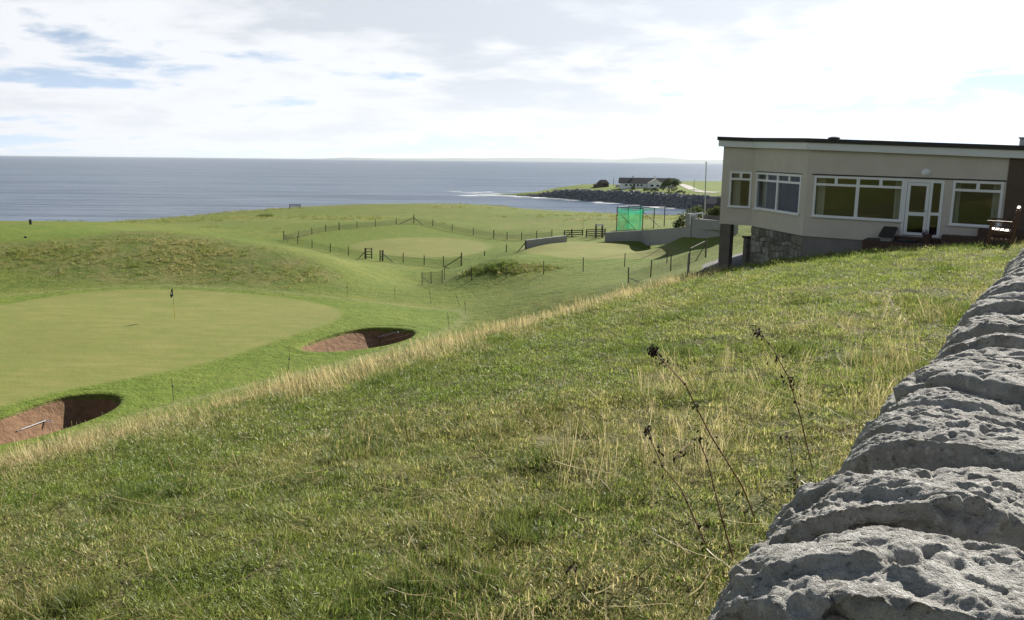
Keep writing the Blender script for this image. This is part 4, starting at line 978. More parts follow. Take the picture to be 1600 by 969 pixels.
bush(988, 297, 2.6, 2.0, 'leaf_dark', 'small dark bush in front of the white cottage', 'garden_bush', 2, None, 500, .18)
bush(1022, 299, 5.6, 1.8, 'leaf_dark', 'low dark hedge bush below the cottage gable', 'garden_bush', 3, None, 800, .2)
bush(1010, 298, 3.6, 1.3, 'leaf_gorse', 'low olive bush on the lawn between cottage and rocks', 'garden_bush', 13, None, 500, .18)
bush(1064, 302, 5.2, 1.6, 'leaf_gorse', 'low olive bush at the foot of the windswept tree', 'garden_bush', 14, None, 700, .18)
bush(931, 293, 2.6, 1.7, 'leaf_dark', 'dark bush against the left end of the stone outbuilding', 'garden_bush', 15, None, 500, .18)

# ------------------------------------------------------------------ low walls, sleeper rails, driving net and flagpole beyond the right-hand green
def prism_wall(name, base, mtl, label, th=.3, cat='wall'):
    """base: list of (px, py_bottom, py_top, Y)"""
    bot = [Vector(atY(a, b, y)) for a, b, t, y in base]; top = [Vector(atY(a, t, y)) for a, b, t, y in base]; m = MB()
    for i in range(len(base) - 1):
        d = (bot[i + 1] - bot[i]); d.z = 0; n = Vector((-d.y, d.x, 0)).normalized() * th
        if n.y < 0: n = -n
        e0, e1 = bot[i] - Vector((0, 0, .5)), bot[i + 1] - Vector((0, 0, .5))
        t0 = Vector((bot[i].x, bot[i].y, top[i].z)); t1 = Vector((bot[i + 1].x, bot[i + 1].y, top[i + 1].z))
        m.hexa([e0, e1, e1 + n, e0 + n, t0, t1, t1 + n, t0 + n])
    o = m.build(name, mtl); tag(o, label, cat); return o
def YG(px, py): return float(ground_at(px, py).y)
Yl, Yr = YG(823, 389), YG(885, 378.5)
prism_wall('retaining_wall', [(822.7, 389, 375.5, Yl), (885.7, 378.5, 368.3, Yr)], 'render_grey', 'short grey rendered wall between the two mown greens')
g = ground_at(821, 389.5); o = empty('braced_post', g, 'short braced post at the left end of the short grey wall', 'post'); post_ = MB().tube([g - Vector((0, 0, .2)), g + Vector((0, 0, .92))], .07, 7).build('post', 'post_wood', o); e = ground_at(811, 391); MB().tube([g + Vector((0, 0, .7)), e], .05, 6).build('brace', 'post_wood', o)
Ya, Yb, Yc, Yd = YG(945, 377.5), YG(1000, 377.5), YG(1070, 370), 67.
rw = empty('retaining_wall', Vector(atY(1000, 377, Yb)), 'long grey rendered wall rising right to the clubhouse corner', 'wall')
def sub(o, p):
    for v in o.data.vertices: v.co -= p.location
    o.parent = p
    for k in ('label', 'category'):
        if k in o: del o[k]
sub(prism_wall('wall_panel', [(945, 377.5, 363.5, Ya), (1000, 377.8, 360.2, Yb), (1070, 370.5, 355, Yc)], 'render_grey', 'x y z w'), rw)
sub(prism_wall('wall_panel', [(1070, 370.5, 340.8, Yc), (1148, 362.5, 347, Yd)], 'render_grey', 'x y z w'), rw)
sub(prism_wall('wall_pier', [(1069.6, 371, 333.8, Yc - .15), (1078.6, 370, 334.6, Yc - 1.2)], 'render_grey', 'x y z w', .6), rw)
sub(prism_wall('wall_panel', [(1078.8, 350, 341.2, Yc - .6), (1136, 350, 346, Yd + .3)], 'render_grey', 'x y z w'), rw)
fo = empty('timber_fence', Vector(atY(1110, 346, Yd + 2.5)), 'dark brown boarded fence above the long grey wall', 'fence')
for i in range(11):
    p0, p1 = 1098.6 + i * 2.8, 1098.6 + i * 2.8 + 2.55; t_ = i / 10
    a, b = Vector(atY(p0, 346, Yc - 1 - (Yc - Yd - 3.5) * t_)), Vector(atY(p1, 346, Yc - 1 - (Yc - Yd - 3.5) * (t_ + .08)))
    m = MB(); n = Vector((0, .04, 0)); z1 = Vector(atY(p0, 335.3 + t_ * 2, a.y)).z; lo = Vector((0, 0, -1.2))
    m.hexa([a + lo, b + lo, b + lo + n, a + lo + n, Vector((a.x, a.y, z1)), Vector((b.x, b.y, z1)), Vector((b.x, b.y, z1)) + n, Vector((a.x, a.y, z1)) + n]); m.build('board', 'brown_fence', fo)
a, b = Vector(atY(1079.2, 334.2, Yc - 1.4)), Vector(atY(1098.6, 331.6, Yc - 1.6)); m = MB(); m.hexa([a + Vector((0, 0, -.12)), b + Vector((0, 0, -.12)), b + Vector((0, .1, -.12)), a + Vector((0, .1, -.12)), a, b, b + Vector((0, .1, 0)), a + Vector((0, .1, 0))])
for p_ in (a, b): m.tube([p_ + Vector((0, .05, -.1)), p_ + Vector((0, .05, -1.0))], .04, 5)
tag(m.build('white_rail', 'white_paint'), 'white sloping rail above the pier of the long grey wall', 'rail')
def shrub(px, py, Y, w, h, lab, seed):
    g = Vector(atY(px, py, Y)); bush(px, py, w, h, 'leaf_gorse', lab, 'shrub', seed, g, 900, .12)
shrub(1072, 356, 92, 2.8, 2.2, 'loose olive shrub behind the left end of the tall grey wall pier', 31)
shrub(1090, 345, 90, 2.6, 1.9, 'yellow-green shrub just left of the pale flagpole', 32)
shrub(1117, 344, 88, 2.2, 1.9, 'olive shrub between the pale flagpole and the clubhouse', 33)
fpb = Vector(atY(1101, 346, 82)); fpt = Vector(atY(1103.5, 255, 82)); fo = empty('flagpole', fpb, 'tall pale bare flagpole rising behind the grey wall', 'flagpole')
MB().tube([(fpb.x, fpb.y, fpb.z - .8), fpt], [.075, .045], 8).build('pole', 'slate_pole', fo); MB().lathe(fpt, [(.03, 0), (.09, .04), (.09, .09), (.03, .13)], 8).build('finial', 'slate_pole', fo)
# driving net cage: three portal frames, green netting
ZT = -5.4; fr = [((964.5, 323.6), (1005, 326)), ((982.5, 321.8), (1022.5, 325)), ((1001, 321), (1039, 323))]
tops = [[Vector(atZ(a, b, ZT)) for a, b in f] for f in fr]
cage = empty('practice_net_cage', (tops[0][0].x, tops[0][0].y, gz(tops[0][0].x, tops[0][0].y)), 'black-framed golf practice cage hung with green netting', 'net cage')
for f in tops:
    for p in f: MB().tube([(p.x, p.y, gz(p.x, p.y) - .3), p], .055, 6).build('pole', 'cage_steel', cage)
    MB().tube([f[0], f[1]], .045, 6).build('crossbar', 'cage_steel', cage)
for k in (0, 1): MB().tube([t[k] for t in tops], .03, 5).build('ridge_bar', 'cage_steel', cage)
for k in (0, 1):
    p = tops[0][k] + Vector((.1, 0, -.5)); q = Vector(tops[1 if k == 0 else 1][1]) if k == 0 else Vector(tops[2][1]); q = Vector((q.x - .2, q.y, gz(q.x, q.y)))
    if k == 0: q = tops[0][0].lerp(tops[0][1], .75); q = Vector((q.x, q.y, gz(q.x, q.y) + .05))
    else: q = tops[1][1].lerp(tops[2][1], .6); q = Vector((q.x, q.y, gz(q.x, q.y) + .05))
    MB().tube([p, q], .04, 5).build('brace', 'cage_steel', cage)
def net(p, q, sag, name, lift0=.25, n=14):
    vs = []; fs = []; mm = 8
    for i in range(n + 1):
        t = i / n; P = p.lerp(q, t); zt = P.z - .12 - sag * 4 * t * (1 - t); zb = gz(P.x, P.y) + .05
        for j in range(mm + 1):
            w = j / mm; vs.append((P.x + .12 * math.sin(i * 1.3 + j * .7) * w, P.y + .15 * math.sin(i * .9 + j) * w, zt + (zb - zt) * w))
    for i in range(n):
        for j in range(mm): fs.append((i * (mm + 1) + j, (i + 1) * (mm + 1) + j, (i + 1) * (mm + 1) + j + 1, i * (mm + 1) + j + 1))
    MB().add(vs, fs).build(name, 'net', cage, smooth=True)
net(tops[0][0] + Vector((.15, .1, 0)), tops[0][1] + Vector((-.05, .1, 0)), .3, 'net_panel')
net(tops[1][0], tops[0][1] + Vector((0, .2, 0)), .35, 'net_panel')
net(tops[0][0] + Vector((.12, .2, 0)), tops[1][0], .2, 'net_panel')
vs = []; n = 10
for i in range(n + 1):
    for j in range(n + 1):
        t, w = i / n, j / n; a = tops[0][0].lerp(tops[2][0], t); b = tops[0][1].lerp(tops[2][1], t); P = a.lerp(b, w); vs.append((P.x, P.y, P.z - .06 - .42 * 4 * w * (1 - w) * (.6 + .4 * math.sin(t * 5)) - .1))
MB().add(vs, [(i * (n + 1) + j, (i + 1) * (n + 1) + j, (i + 1) * (n + 1) + j + 1, i * (n + 1) + j + 1) for i in range(n) for j in range(n)]).build('net_roof', 'net', cage, smooth=True)

# ------------------------------------------------------------------ fences
PCACHE = {}
def post(parent, g, h, m_='post_wood', r_=.05, name='post'):
    """a post at a spot on the ground; alike posts share one mesh"""
    key = (round(h, 2), m_, r_)
    if key not in PCACHE:
        mb = MB(); mb.tube([(0, 0, -.3), (0, 0, h * .97), (0, 0, h)], [r_, r_ * .96, r_ * .7], 7); me = bpy.data.meshes.new(name)
        me.from_pydata(mb.v, [], mb.f); me.materials.append(MATS[m_]); PCACHE[key] = me
    o = bpy.data.objects.new(name, PCACHE[key]); COL.objects.link(o); o.parent = parent; o.location = Vector(g) - parent.location
    o.rotation_euler = (random.gauss(0, .02), random.gauss(0, .02), random.uniform(0, 6)); return o
def brace(parent, a, b, m_='post_wood', r_=.045): return MB().tube([a, b], r_, 6).build('brace', m_, parent)
def wires(parent, gs, hs, r_=.004, m_='wire'):
    for h in hs:
        mb = MB(); pts = []
        for i in range(len(gs) - 1):
            a, b = Vector(gs[i]), Vector(gs[i + 1])
            for k in range(6):
                t = k / 6; p = a.lerp(b, t); pts.append((p.x, p.y, p.z + h - .04 * 4 * t * (1 - t)))
        pts.append((gs[-1][0], gs[-1][1], gs[-1][2] + h)); mb.tube(pts, r_, 3).build('wire', m_, parent)
def netting(parent, gs, h):
    vs = []; fs = []
    for g in gs: vs += [(g[0], g[1], g[2] + .04), (g[0], g[1], g[2] + h)]
    for i in range(len(gs) - 1): fs.append((2 * i, 2 * i + 2, 2 * i + 3, 2 * i + 1))
    MB().add(vs, fs).build('netting', 'wire_net', parent)
U = Vector((0, 0, 1))
far_px = [(443.7, 375.5, 1.35), (467, 371.5, 1.05), (487.5, 366.5, 1.05), (509, 362, 1.05), (530, 359.5, 1.2), (558, 356.7, 1.1), (586.7, 354, 1.1), (619, 350.8, 1.1), (646.7, 349, 1.45), (676, 353.7, 1.1), (706.5, 361, 1.1), (739.5, 367, 1.1), (771.5, 372.5, 1.2), (792.4, 374.6, 1.1), (815, 375.5, 1.1), (838.4, 373, 1.1), (862.4, 371, 1.1)]
near_px = [(465.5, 382, 1.15), (487.7, 387.5, 1.15), (516, 394.5, 1.15), (544.5, 399.5, 1.15), (570.7, 404.5, 1.3)]
near2_px = [(598, 408, 1.3), (630, 411, 1.15), (662.7, 414.5, 1.15), (693, 417, 1.15), (720.7, 415.5, 1.4)]
def gs_of(l): return [ground_at(a, b) for a, b, h in l]
g1, g2, g3 = gs_of(far_px), gs_of(near_px), gs_of(near2_px)
for g, (a, b, h) in zip(g1 + g2 + g3, far_px + near_px + near2_px): pass
ef = empty('wire_fence', g1[8], 'wooden post and wire fence running round the far side of the enclosed green', 'fence')
for g, (a, b, h) in zip(g1, far_px): post(ef, g, h, r_=.075 if h > 1.15 else .055)
wires(ef, g1, (.35, .65, .95), .007); netting(ef, g1, .8)
e = (g1[9] - g1[8]).normalized(); brace(ef, g1[8] + U * 1.0, g1[8] + (g1[7] - g1[8]).normalized() * 2.6 + U * .02); brace(ef, g1[8] + U * 1.0, g1[8] + e * 2.6 - U * .05)
brace(ef, g1[0] + U * .85, g1[0] + (g2[0] - g1[0]).normalized() * 2.3 - U * .1)
nf = empty('wire_fence', g2[2], 'wooden post and wire fence left of the wooden stile hurdles', 'fence')
for g, (a, b, h) in zip(g2, near_px): post(nf, g, h, r_=.055 if h < 1.2 else .08)
wires(nf, [g1[0]] + g2, (.35, .65, .95), .007); netting(nf, [g1[0]] + g2, .8); brace(nf, g2[4] + U * .9, g2[4] + (g2[3] - g2[4]).normalized() * 1.6)
nf2 = empty('wire_fence', g3[2], 'wooden post and wire fence right of the hurdles with one yellow-topped post', 'fence')
for g, (a, b, h) in zip(g3, near2_px): post(nf2, g, h, r_=.055 if h < 1.2 else .08)
MB().tube([g3[2] + U * 1.0, g3[2] + U * 1.16], .062, 7).build('yellow_cap', 'yellow_paint', nf2)['label'] = 'yellow painted post top'
wires(nf2, g3, (.35, .65, .95), .007); netting(nf2, g3, .8)
brace(nf2, g3[0] + U * .9, g3[0] + (g3[1] - g3[0]).normalized() * 1.8); brace(nf2, g3[4] + U * 1.0, g3[4] + (g3[3] - g3[4]).normalized() * 2.2); gm = ground_at(733, 410.5); brace(nf2, g3[4] + U * .8, Vector((gm.x, gm.y, gm.z + .35)))
def hurdle(a, b, h, label, rails=4, posts=(0, 1)):
    o = empty('wooden_hurdle', a, label, 'hurdle')
    for t in posts: post(o, a.lerp(b, t), h, r_=.075)
    for k in range(rails):
        z = .22 + (h - .35) * k / (rails - 1); d = Vector((0, 0, z)); MB().bar(a + d, b + d, .07).build('rail', 'post_wood', o)
    return o
ga, gb, gc, gd = ground_at(570.7, 404.5), ground_at(581, 404.7), ground_at(594, 407.5), ground_at(598, 408)
hurdle(ga + (gb - ga) * .12, gb, 1.32, 'left wooden hurdle of the gap in the green fence, wider one', 4)
hurdle(gc, gd + (gc - gd) * .12, 1.25, 'narrow wooden hurdle right of the gap in the green fence', 4)
for (px, py, h, lab) in ((757, 399.5, .5, 'short wooden stump post on the bank between the greens'), (791, 394.5, .85, 'lone wooden post between the enclosed green and grey wall')):
    g = ground_at(px, py); o = empty('lone_post', g, lab, 'post'); post(o, g, h, r_=.06)
# rail fences and notice by the gap above the right-hand green
def rail_fence(x0, x1, y0, y1, top0, label, posts, nr=4):
    Y0 = YG(x0, y0); a, b = Vector(atY(x0, y0, Y0)), Vector(atY(x1, y1, Y0 + .5)); h = (y0 - top0) / F * Y0; o = empty('rail_fence', a, label, 'fence')
    for t, hh in posts: post(o, a.lerp(b, t), h * hh, r_=.08)
    for k in range(nr):
        d = U * (h * (.2 + .74 * k / (nr - 1))); MB().bar(a + d, b + d, .075).build('rail', 'post_wood', o)
    return o, a, b, h
o, a, b, h = rail_fence(881.5, 910, 373, 372, 360, 'dark post and rail fence at the right end of the short grey wall', ((0, 1), (.42, 1.15), (1, 1.02)))
brace(o, a.lerp(b, .42) + U * h * .9, a.lerp(b, .08))
rail_fence(916, 945, 371, 370.5, 358.5, 'dark post and rail fence beside the white-topped notice', ((0, 1), (1, 1.05)))
Yn = YG(935, 371) - .6; a, b = Vector(atY(931, 371, Yn)), Vector(atY(941, 371, Yn)); o = empty('notice_board', a, 'two dark posts carrying a small white board by the rail fence', 'notice board')
for p in (a, b): post(o, p, 1.55, r_=.12)
m = MB(); z1 = Vector((0, 0, 1.32)); z2 = Vector((0, 0, 1.58)); n = Vector((0, -.1, 0)); m.hexa([a + z1 + n, b + z1 + n, b + z1 + n * 1.5, a + z1 + n * 1.5, a + z2 + n, b + z2 + n, b + z2 + n * 1.5, a + z2 + n * 1.5]); m.build('board', 'white_paint', o)
# fence between the approach and the right-hand green
s_px = [(736.6, 437.6, 1.05), (791, 434.4, 1.05), (849.4, 429, 1.1), (911, 424.6, 1.15), (975.8, 416.8, 1.1), (1041.9, 411.4, 1.1)]
gsx = gs_of(s_px); sf_ = empty('wire_fence', gsx[2], 'thin post and wire fence along the bank below the right-hand green', 'fence')
for g, (a, b, h) in zip(gsx, s_px): post(sf_, g, h, r_=.04)
wires(sf_, gsx, (.35, .7, 1.0), .005)
t_px = [(981.5, 446.5, 1.15), (1016.6, 433.4, 1.15), (1047.9, 423.3, 1.15), (1077, 413, 1.2), (1102.6, 402.4, 1.4)]
gt = gs_of(t_px); tf = empty('wire_fence', gt[2], 'post and wire fence with pale top rail climbing toward the clubhouse pillar', 'fence')
for g, (a, b, h) in zip(gt, t_px): post(tf, g, h, r_=.04 if h < 1.3 else .06)
wires(tf, gt, (.35, .7, 1.0), .005); netting(tf, gt, .8); MB().tube([gt[3] + U * 1.12, gt[4] + U * 1.25], .03, 6).build('top_rail', 'post_pale', tf)
brace(tf, gt[4] + U * 1.1, gt[4].lerp(gt[3], .62) + U * .05, r_=.035); brace(tf, gt[0] + U * .5, ground_at(999, 442) + U * .05, 'post_pale', .03)
g = ground_at(1074.4, 432); o = empty('white_post', g, 'pale painted post at the edge of the paved undercroft path', 'post'); post(o, g, .98, 'post_pale', .05)
# wire netting gate at the foot of the mound
q_px = [(659.5, 444.5, 1.1), (674, 443.3, 1.1), (691, 443.3, 1.2)]
gq = gs_of(q_px); o = empty('netting_gate', gq[1], 'small wire netting gate with pale brace at the foot of the mound', 'gate')
for g, (a, b, h) in zip(gq, q_px): post(o, g, h, r_=.035)
netting(o, gq, 1.05); wires(o, gq, (1.05,), .012); brace(o, gq[0] + U * .75, gq[1] + (gq[0] - gq[1]) * .15 + U * .05, 'post_pale', .03)
g = ground_at(694.5, 438); o = empty('lone_post', g, 'tall thin post behind the wire netting gate', 'post'); post(o, g, 1.3, r_=.035)
# electric sheep fence round the green: thin stakes, two wires
k_px = [((271.4, 630), (268, 590), 0), ((449.8, 584.3), (452.8, 549), 0), ((594.8, 547.4), (594.6, 516), 0), ((702, 514), (699, 485), 0), ((727.5, 492), (726, 465), 0), ((718.7, 480), (712, 459), 0), ((673.5, 474), (671, 452), 0), ((617, 468.7), (617, 447), 0), ((542.5, 463.5), (542.3, 442), 0)]
kg = [ground_at(*k[0]) for k in k_px]; eo = empty('electric_fence', kg[4], 'electric sheep fence of thin dark stakes and wire round the putting green', 'fence')
for (b, t, _), g in zip(k_px, kg):
    tp = Vector(atY(t[0], t[1], g.y)); d = tp - g; d = d * min(1., 1.05 / d.length); MB().tube([g - d * .1, g + d], [.013, .009], 5).build('stake', 'black_plastic', eo)
    MB().tube([g + d * .66, g + d * .74], .03, 6).build('insulator', 'blue_plastic', eo)
wires(eo, kg, (.45, .72), .0035)

# ------------------------------------------------------------------ golf furniture
g = Vector(atZ(273.4, 499.4, GZ)); g.z = gz(g.x, g.y); t = Vector(atY(269.5, 449.5, g.y)); fo = empty('golf_flag', g, 'golf flagstick with dark limp flag standing in the large putting green', 'golf flag')
d = t - g; MB().tube([g - d * .05, g + d * .5], .013, 6).build('stick_base', 'yellow_paint', fo); MB().tube([g + d * .5, g + d], .011, 6).build('stick', 'post_pale', fo)
vs = []; fs = []; nx, nz = 8, 9
for i in range(nx + 1):
    for j in range(nz + 1):
        u, v = i / nx, j / nz; fold = math.sin(u * 7.5) * .05 * (.4 + v); dd = -.20 * u * (.35 + .65 * math.sin(min(1, v + .15) * 2.2))
        p = g + d * (1 - .0 - v * .24) + Vector((dd, fold, -u * .20 - .05 * u * v)); vs.append(tuple(p))
fs = [(i * (nz + 1) + j, (i + 1) * (nz + 1) + j, (i + 1) * (nz + 1) + j + 1, i * (nz + 1) + j + 1) for i in range(nx) for j in range(nz)]
fc = MB().add(vs, fs).build('flag_cloth', 'flag_navy', fo, smooth=True)
MB().add([tuple(g + d * .88 + Vector((-.03, -.075, 0))), tuple(g + d * .88 + Vector((-.11, -.085, -.03))), tuple(g + d * .80 + Vector((-.1, -.085, -.05))), tuple(g + d * .80 + Vector((-.03, -.075, -.02)))], [(0, 1, 2, 3)]).build('white_mark', 'flag_white', fc)
def rake(p, q, label, sc=1.):
    p, q = Vector(p), Vector(q); o = empty('bunker_rake', p, label, 'rake'); MB().tube([p, p.lerp(q, .16)], .022, 6).build('grip', 'black_plastic', o); MB().tube([p.lerp(q, .14), q], .018, 6).build('handle', 'rake_grey', o)
    d = (q - p).normalized(); n = d.cross(U).normalized() * .30; hd = MB().tube([q - n, q + n], .022, 6).build('rake_head', 'rake_grey', o)
    mb = MB()
    for k in range(10): c = q + n * (-1 + 2 * k / 9); mb.tube([c, c + d * .02 - U * .07], .007, 4)
    mb.build('tines', 'rake_grey', hd)
from mathutils.bvhtree import BVHTree
def sand_hit(ob, px, py, up=.03):
    t = BVHTree.FromPolygons([v.co for v in ob.data.vertices], [tuple(p.vertices) for p in ob.data.polygons]); h = t.ray_cast(Vector((0, 0, 0)), Vector(ray(px, py)))[0]; return h + U * up
BK = [o for o in scene.objects if o.name.startswith('bunker') and o.parent is None]
rake(sand_hit(BK[0], 26, 675), sand_hit(BK[0], 72, 660, .08), 'grey bunker rake lying in the near left bunker')
rake(sand_hit(BK[1], 584, 529), sand_hit(BK[1], 622, 520, .08), 'grey bunker rake in the shaded end of the far bunker')
g = ground_at(48, 351); o = empty('tee_bin', g, 'small dark bin on the skyline of the raised tee', 'bin'); m = MB(); m.tube([g - U * .1, g + U * .5], [.14, .17], 4); m.build('bin_body', 'black_plastic', o); MB().tube([g + U * .5, g + U * .6], [.19, .16], 4).build('lid', 'black_plastic', o)
g = ground_at(40, 372); tag(MB().lathe(g, [(.05, -.05), (.11, .02), (.12, .12), (.05, .2)], 10).build('tee_marker', 'black_plastic'), 'tiny dark tee marker at the front of the raised tee', 'tee marker')
g = ground_at(461, 326.5)
if g is None: g = Vector(atY(461, 327, 200))
o = empty('links_bench', g, 'distant bench silhouetted against the sea on the links skyline', 'bench'); lf = local(g, R(10))
for x in (-1.15, 1.15):
    MB().tube([lf(x, 0, -.1), lf(x, .1, 1.05)], .06, 5).build('leg', 'post_wood', o); MB().tube([lf(x, -.5, -.1), lf(x, -.5, .62)], .06, 5).build('leg', 'post_wood', o)
for z in (.72, .98): MB().tube([lf(-1.3, .1, z), lf(1.3, .1, z)], .06, 4).build('back_slat', 'post_wood', o)
m = MB(); m.box(lf, -1.3, 1.3, -.55, .05, .42, .5); m.build('seat', 'post_wood', o)
g = ground_at(911, 366); o = empty('golf_flag', g, 'faint thin yellow flagstick beyond the rail fences', 'golf flag'); MB().tube([g, g + U * 2.2], .022, 5).build('stick', 'yellow_paint', o)

# ------------------------------------------------------------------ grass: clumps of blades scattered as stuff
def clump(name, m_, n, rad_, h0, h1, w0, lean, seed, segs=3, droop=.5, lie=False, head=0.):
    r_ = np.random.default_rng(seed); vs = []; fs = []; tint = []
    for i in range(n):
        a = r_.uniform(0, 6.283); q = rad_ * math.sqrt(r_.uniform()); bx_, by_ = q * math.cos(a), q * math.sin(a)
        h = r_.uniform(h0, h1); az = a + r_.normal(0, .9) if not lie else r_.uniform(0, 6.283); l = abs(r_.normal(lean, .25)) if not lie else r_.uniform(1.2, 1.5)
        w = w0 * r_.uniform(.6, 1.3); dx, dy = math.cos(az), math.sin(az); px_, py_ = -dy, dx; o = len(vs); t = r_.uniform(); cx, cy, cz = bx_, by_, -.01
        tw = r_.uniform(-.8, .8)
        for k in range(segs + 1):
            f = k / segs; ww = w * (1 - f ** 1.5) if not head else w * (.7 if f < .7 else 1 + head * math.sin((f - .7) / .3 * 3.1416))
            ca, sa_ = math.cos(tw * f), math.sin(tw * f); qx, qy = px_ * ca - py_ * sa_, px_ * sa_ + py_ * ca
            if k < segs or head:
                vs += [(cx + qx * ww, cy + qy * ww, cz), (cx - qx * ww, cy - qy * ww, cz)]; tint += [t, t]
            else: vs.append((cx, cy, cz)); tint.append(t)
            an = l * (1 + droop * 2 * f); an = min(an, 2.2) if not lie else 1.45 + .12 * math.sin(f * 5 + i)
            st = h / segs; cx += dx * math.sin(an) * st; cy += dy * math.sin(an) * st; cz += math.cos(an) * st
        for k in range(segs):
            if k < segs - 1 or head: fs.append((o + 2 * k, o + 2 * k + 1, o + 2 * k + 3, o + 2 * k + 2))
            else: fs.append((o + 2 * k, o + 2 * k + 1, o + 2 * k + 2))
    me = bpy.data.meshes.new(name); me.from_pydata(vs, [], fs); me.materials.append(MATS[m_])
    A = me.attributes.new('tint', 'FLOAT', 'POINT'); A.data.foreach_set('value', np.array(tint, np.float32))
    for p in me.polygons: p.use_smooth = True
    return bpy.data.objects.new(name, me)
def scatter(name, P, scl, protos, label, cat, tilt=.12, seed=1, lean=None, patch=.45):
    r_ = np.random.default_rng(seed); n = len(P); me = bpy.data.meshes.new(name); me.from_pydata(P.tolist(), [], [])
    rot = np.stack([r_.normal(0, tilt, n), r_.normal(0, tilt, n), r_.uniform(0, 6.283, n)], -1)
    S_ = np.asarray(scl)[:, None] * np.stack([np.ones(n), np.ones(n), r_.uniform(.75, 1.3, n)], -1)
    if lean is not None: rot[:, 0] += lean[0]; rot[:, 1] += lean[1]; rot[:, 2] = r_.uniform(-.7, .7, n)
    for nm, v in (('rot', rot), ('scl', S_)):
        A = me.attributes.new(nm, 'FLOAT_VECTOR', 'POINT'); A.data.foreach_set('vector', v.astype(np.float32).ravel())
    dv = np.stack([.5 + .5 * fbm(np.stack([P[:, 0], P[:, 1], P[:, 0] * 0], -1) * patch, 3, 201), .5 + .5 * fbm(np.stack([P[:, 0], P[:, 1], P[:, 0] * 0], -1) * patch * 4, 3, 202), np.zeros(n)], -1)
    A = me.attributes.new('drift', 'FLOAT_VECTOR', 'POINT'); A.data.foreach_set('vector', dv.astype(np.float32).ravel())
    A = me.attributes.new('pick', 'INT', 'POINT'); A.data.foreach_set('value', r_.integers(0, len(protos), n).astype(np.int32))
    o = link(name, me, None); ng = bpy.data.node_groups.new(name, 'GeometryNodeTree')
    ng.interface.new_socket('Geometry', in_out='INPUT', socket_type='NodeSocketGeometry'); ng.interface.new_socket('Geometry', in_out='OUTPUT', socket_type='NodeSocketGeometry')
    gi, go = ng.nodes.new('NodeGroupInput'), ng.nodes.new('NodeGroupOutput'); j = ng.nodes.new('GeometryNodeJoinGeometry')
    for pr in reversed(protos):
        oi = ng.nodes.new('GeometryNodeObjectInfo'); oi.inputs['Object'].default_value = pr; oi.inputs['As Instance'].default_value = True; ng.links.new(oi.outputs['Geometry'], j.inputs[0])
    ip = ng.nodes.new('GeometryNodeInstanceOnPoints'); ip.inputs['Pick Instance'].default_value = True
    def at(nm, ty):
        a = ng.nodes.new('GeometryNodeInputNamedAttribute'); a.data_type = ty; a.inputs['Name'].default_value = nm; return [s for s in a.outputs if s.enabled][0]
    ng.links.new(gi.outputs[0], ip.inputs['Points']); ng.links.new(j.outputs[0], ip.inputs['Instance']); ng.links.new(at('pick', 'INT'), ip.inputs['Instance Index'])
    e2r = ng.nodes.new('FunctionNodeEulerToRotation'); ng.links.new(at('rot', 'FLOAT_VECTOR'), e2r.inputs[0]); ng.links.new(e2r.outputs[0], ip.inputs['Rotation'])
    ng.links.new(at('scl', 'FLOAT_VECTOR'), ip.inputs['Scale']); ng.links.new(ip.outputs[0], go.inputs[0])
    md = o.modifiers.new('scatter', 'NODES'); md.node_group = ng
    return tag(o, label, cat, kind='stuff')
G = np.random.default_rng(11)
def wedge(n, r0, r1, power, a0=-37, a1=37):
    """random spots with density falling as distance ** -power"""
    u = G.uniform(size=n); e = 2 - power; r_ = (r0 ** e + u * (r1 ** e - r0 ** e)) ** (1 / e); a = np.radians(G.uniform(a0, a1, n)); return r_ * np.sin(a), r_ * np.cos(a), r_
def on_field(x, y, dmax=15.5, dmin=.0):
    d = wall_d(x, y); q = (x - FAC[0]) * FM[0] + (y - FAC[1]) * FM[1]; s_ = (x - FAC[0]) * FT[0] + (y - FAC[1]) * FT[1]
    return (d > dmin) & (d < dmax) & ~((q > -1.25) & (s_ > -.6) & (s_ < 10)) & ~((q > -.3) & (s_ > -3.4)) & ~((q > 1.6) & (s_ < -2.5)) & ~((np.abs(s_ - BS) < .5) & (np.abs(q - BQ - .7) < .9)) & (q < 3.5)
def P3(x, y, dz=0.): return np.stack([x, y, height(x, y) + dz], -1)
short = [clump('turf_blades', 'grass_short', 58, .12, .018, .055, .0023, .8, 100 + i, 2) for i in range(4)]
shortf = [clump('turf_blades', 'grass_short', 60, .18, .02, .055, .0034, .85, 110 + i, 2) for i in range(3)]
tuft = [clump('tuft_blades', 'grass_tuft', 75, .10, .07, .18, .0030, .5, 120 + i, 2) for i in range(3)]
straw = [clump('straw_stalks', 'grass_straw', 26, .10, .22, .50, .0014, .22, 130 + i, 4, .5, head=.8) for i in range(3)]
strawf = [clump('straw_stalks', 'grass_straw', 26, .18, .14, .34, .0027, .2, 140 + i, 3, .7, head=.5) for i in range(3)]
dead = [clump('dead_stalk', 'grass_straw', 2, .1, .15, .45, .0034, 1.3, 150 + i, 5, 0, True, head=.01) for i in range(5)]
rough = [clump('rough_blades', 'grass_rough', 50, .30, .08, .22, .012, .5, 160 + i, 2) for i in range(3)]
x, y, r_ = wedge(12500, 2.0, 8.5, .6); bare = fbm(np.stack([x * 1.1, y * 1.1, x * 0], -1), 3, 71); ok = on_field(x, y) & (bare < .40)
scatter('meadow_grass', P3(x, y)[ok], (.8 + .5 * G.uniform(size=ok.sum())), short, 'short grazed green grass covering the near field', 'grass', .2)
x, y, r_ = wedge(34000, 7.5, 36, 1.25); bare = fbm(np.stack([x * .8, y * .8, x * 0], -1), 3, 71); ok = on_field(x, y, 16.5) & (bare < .58)
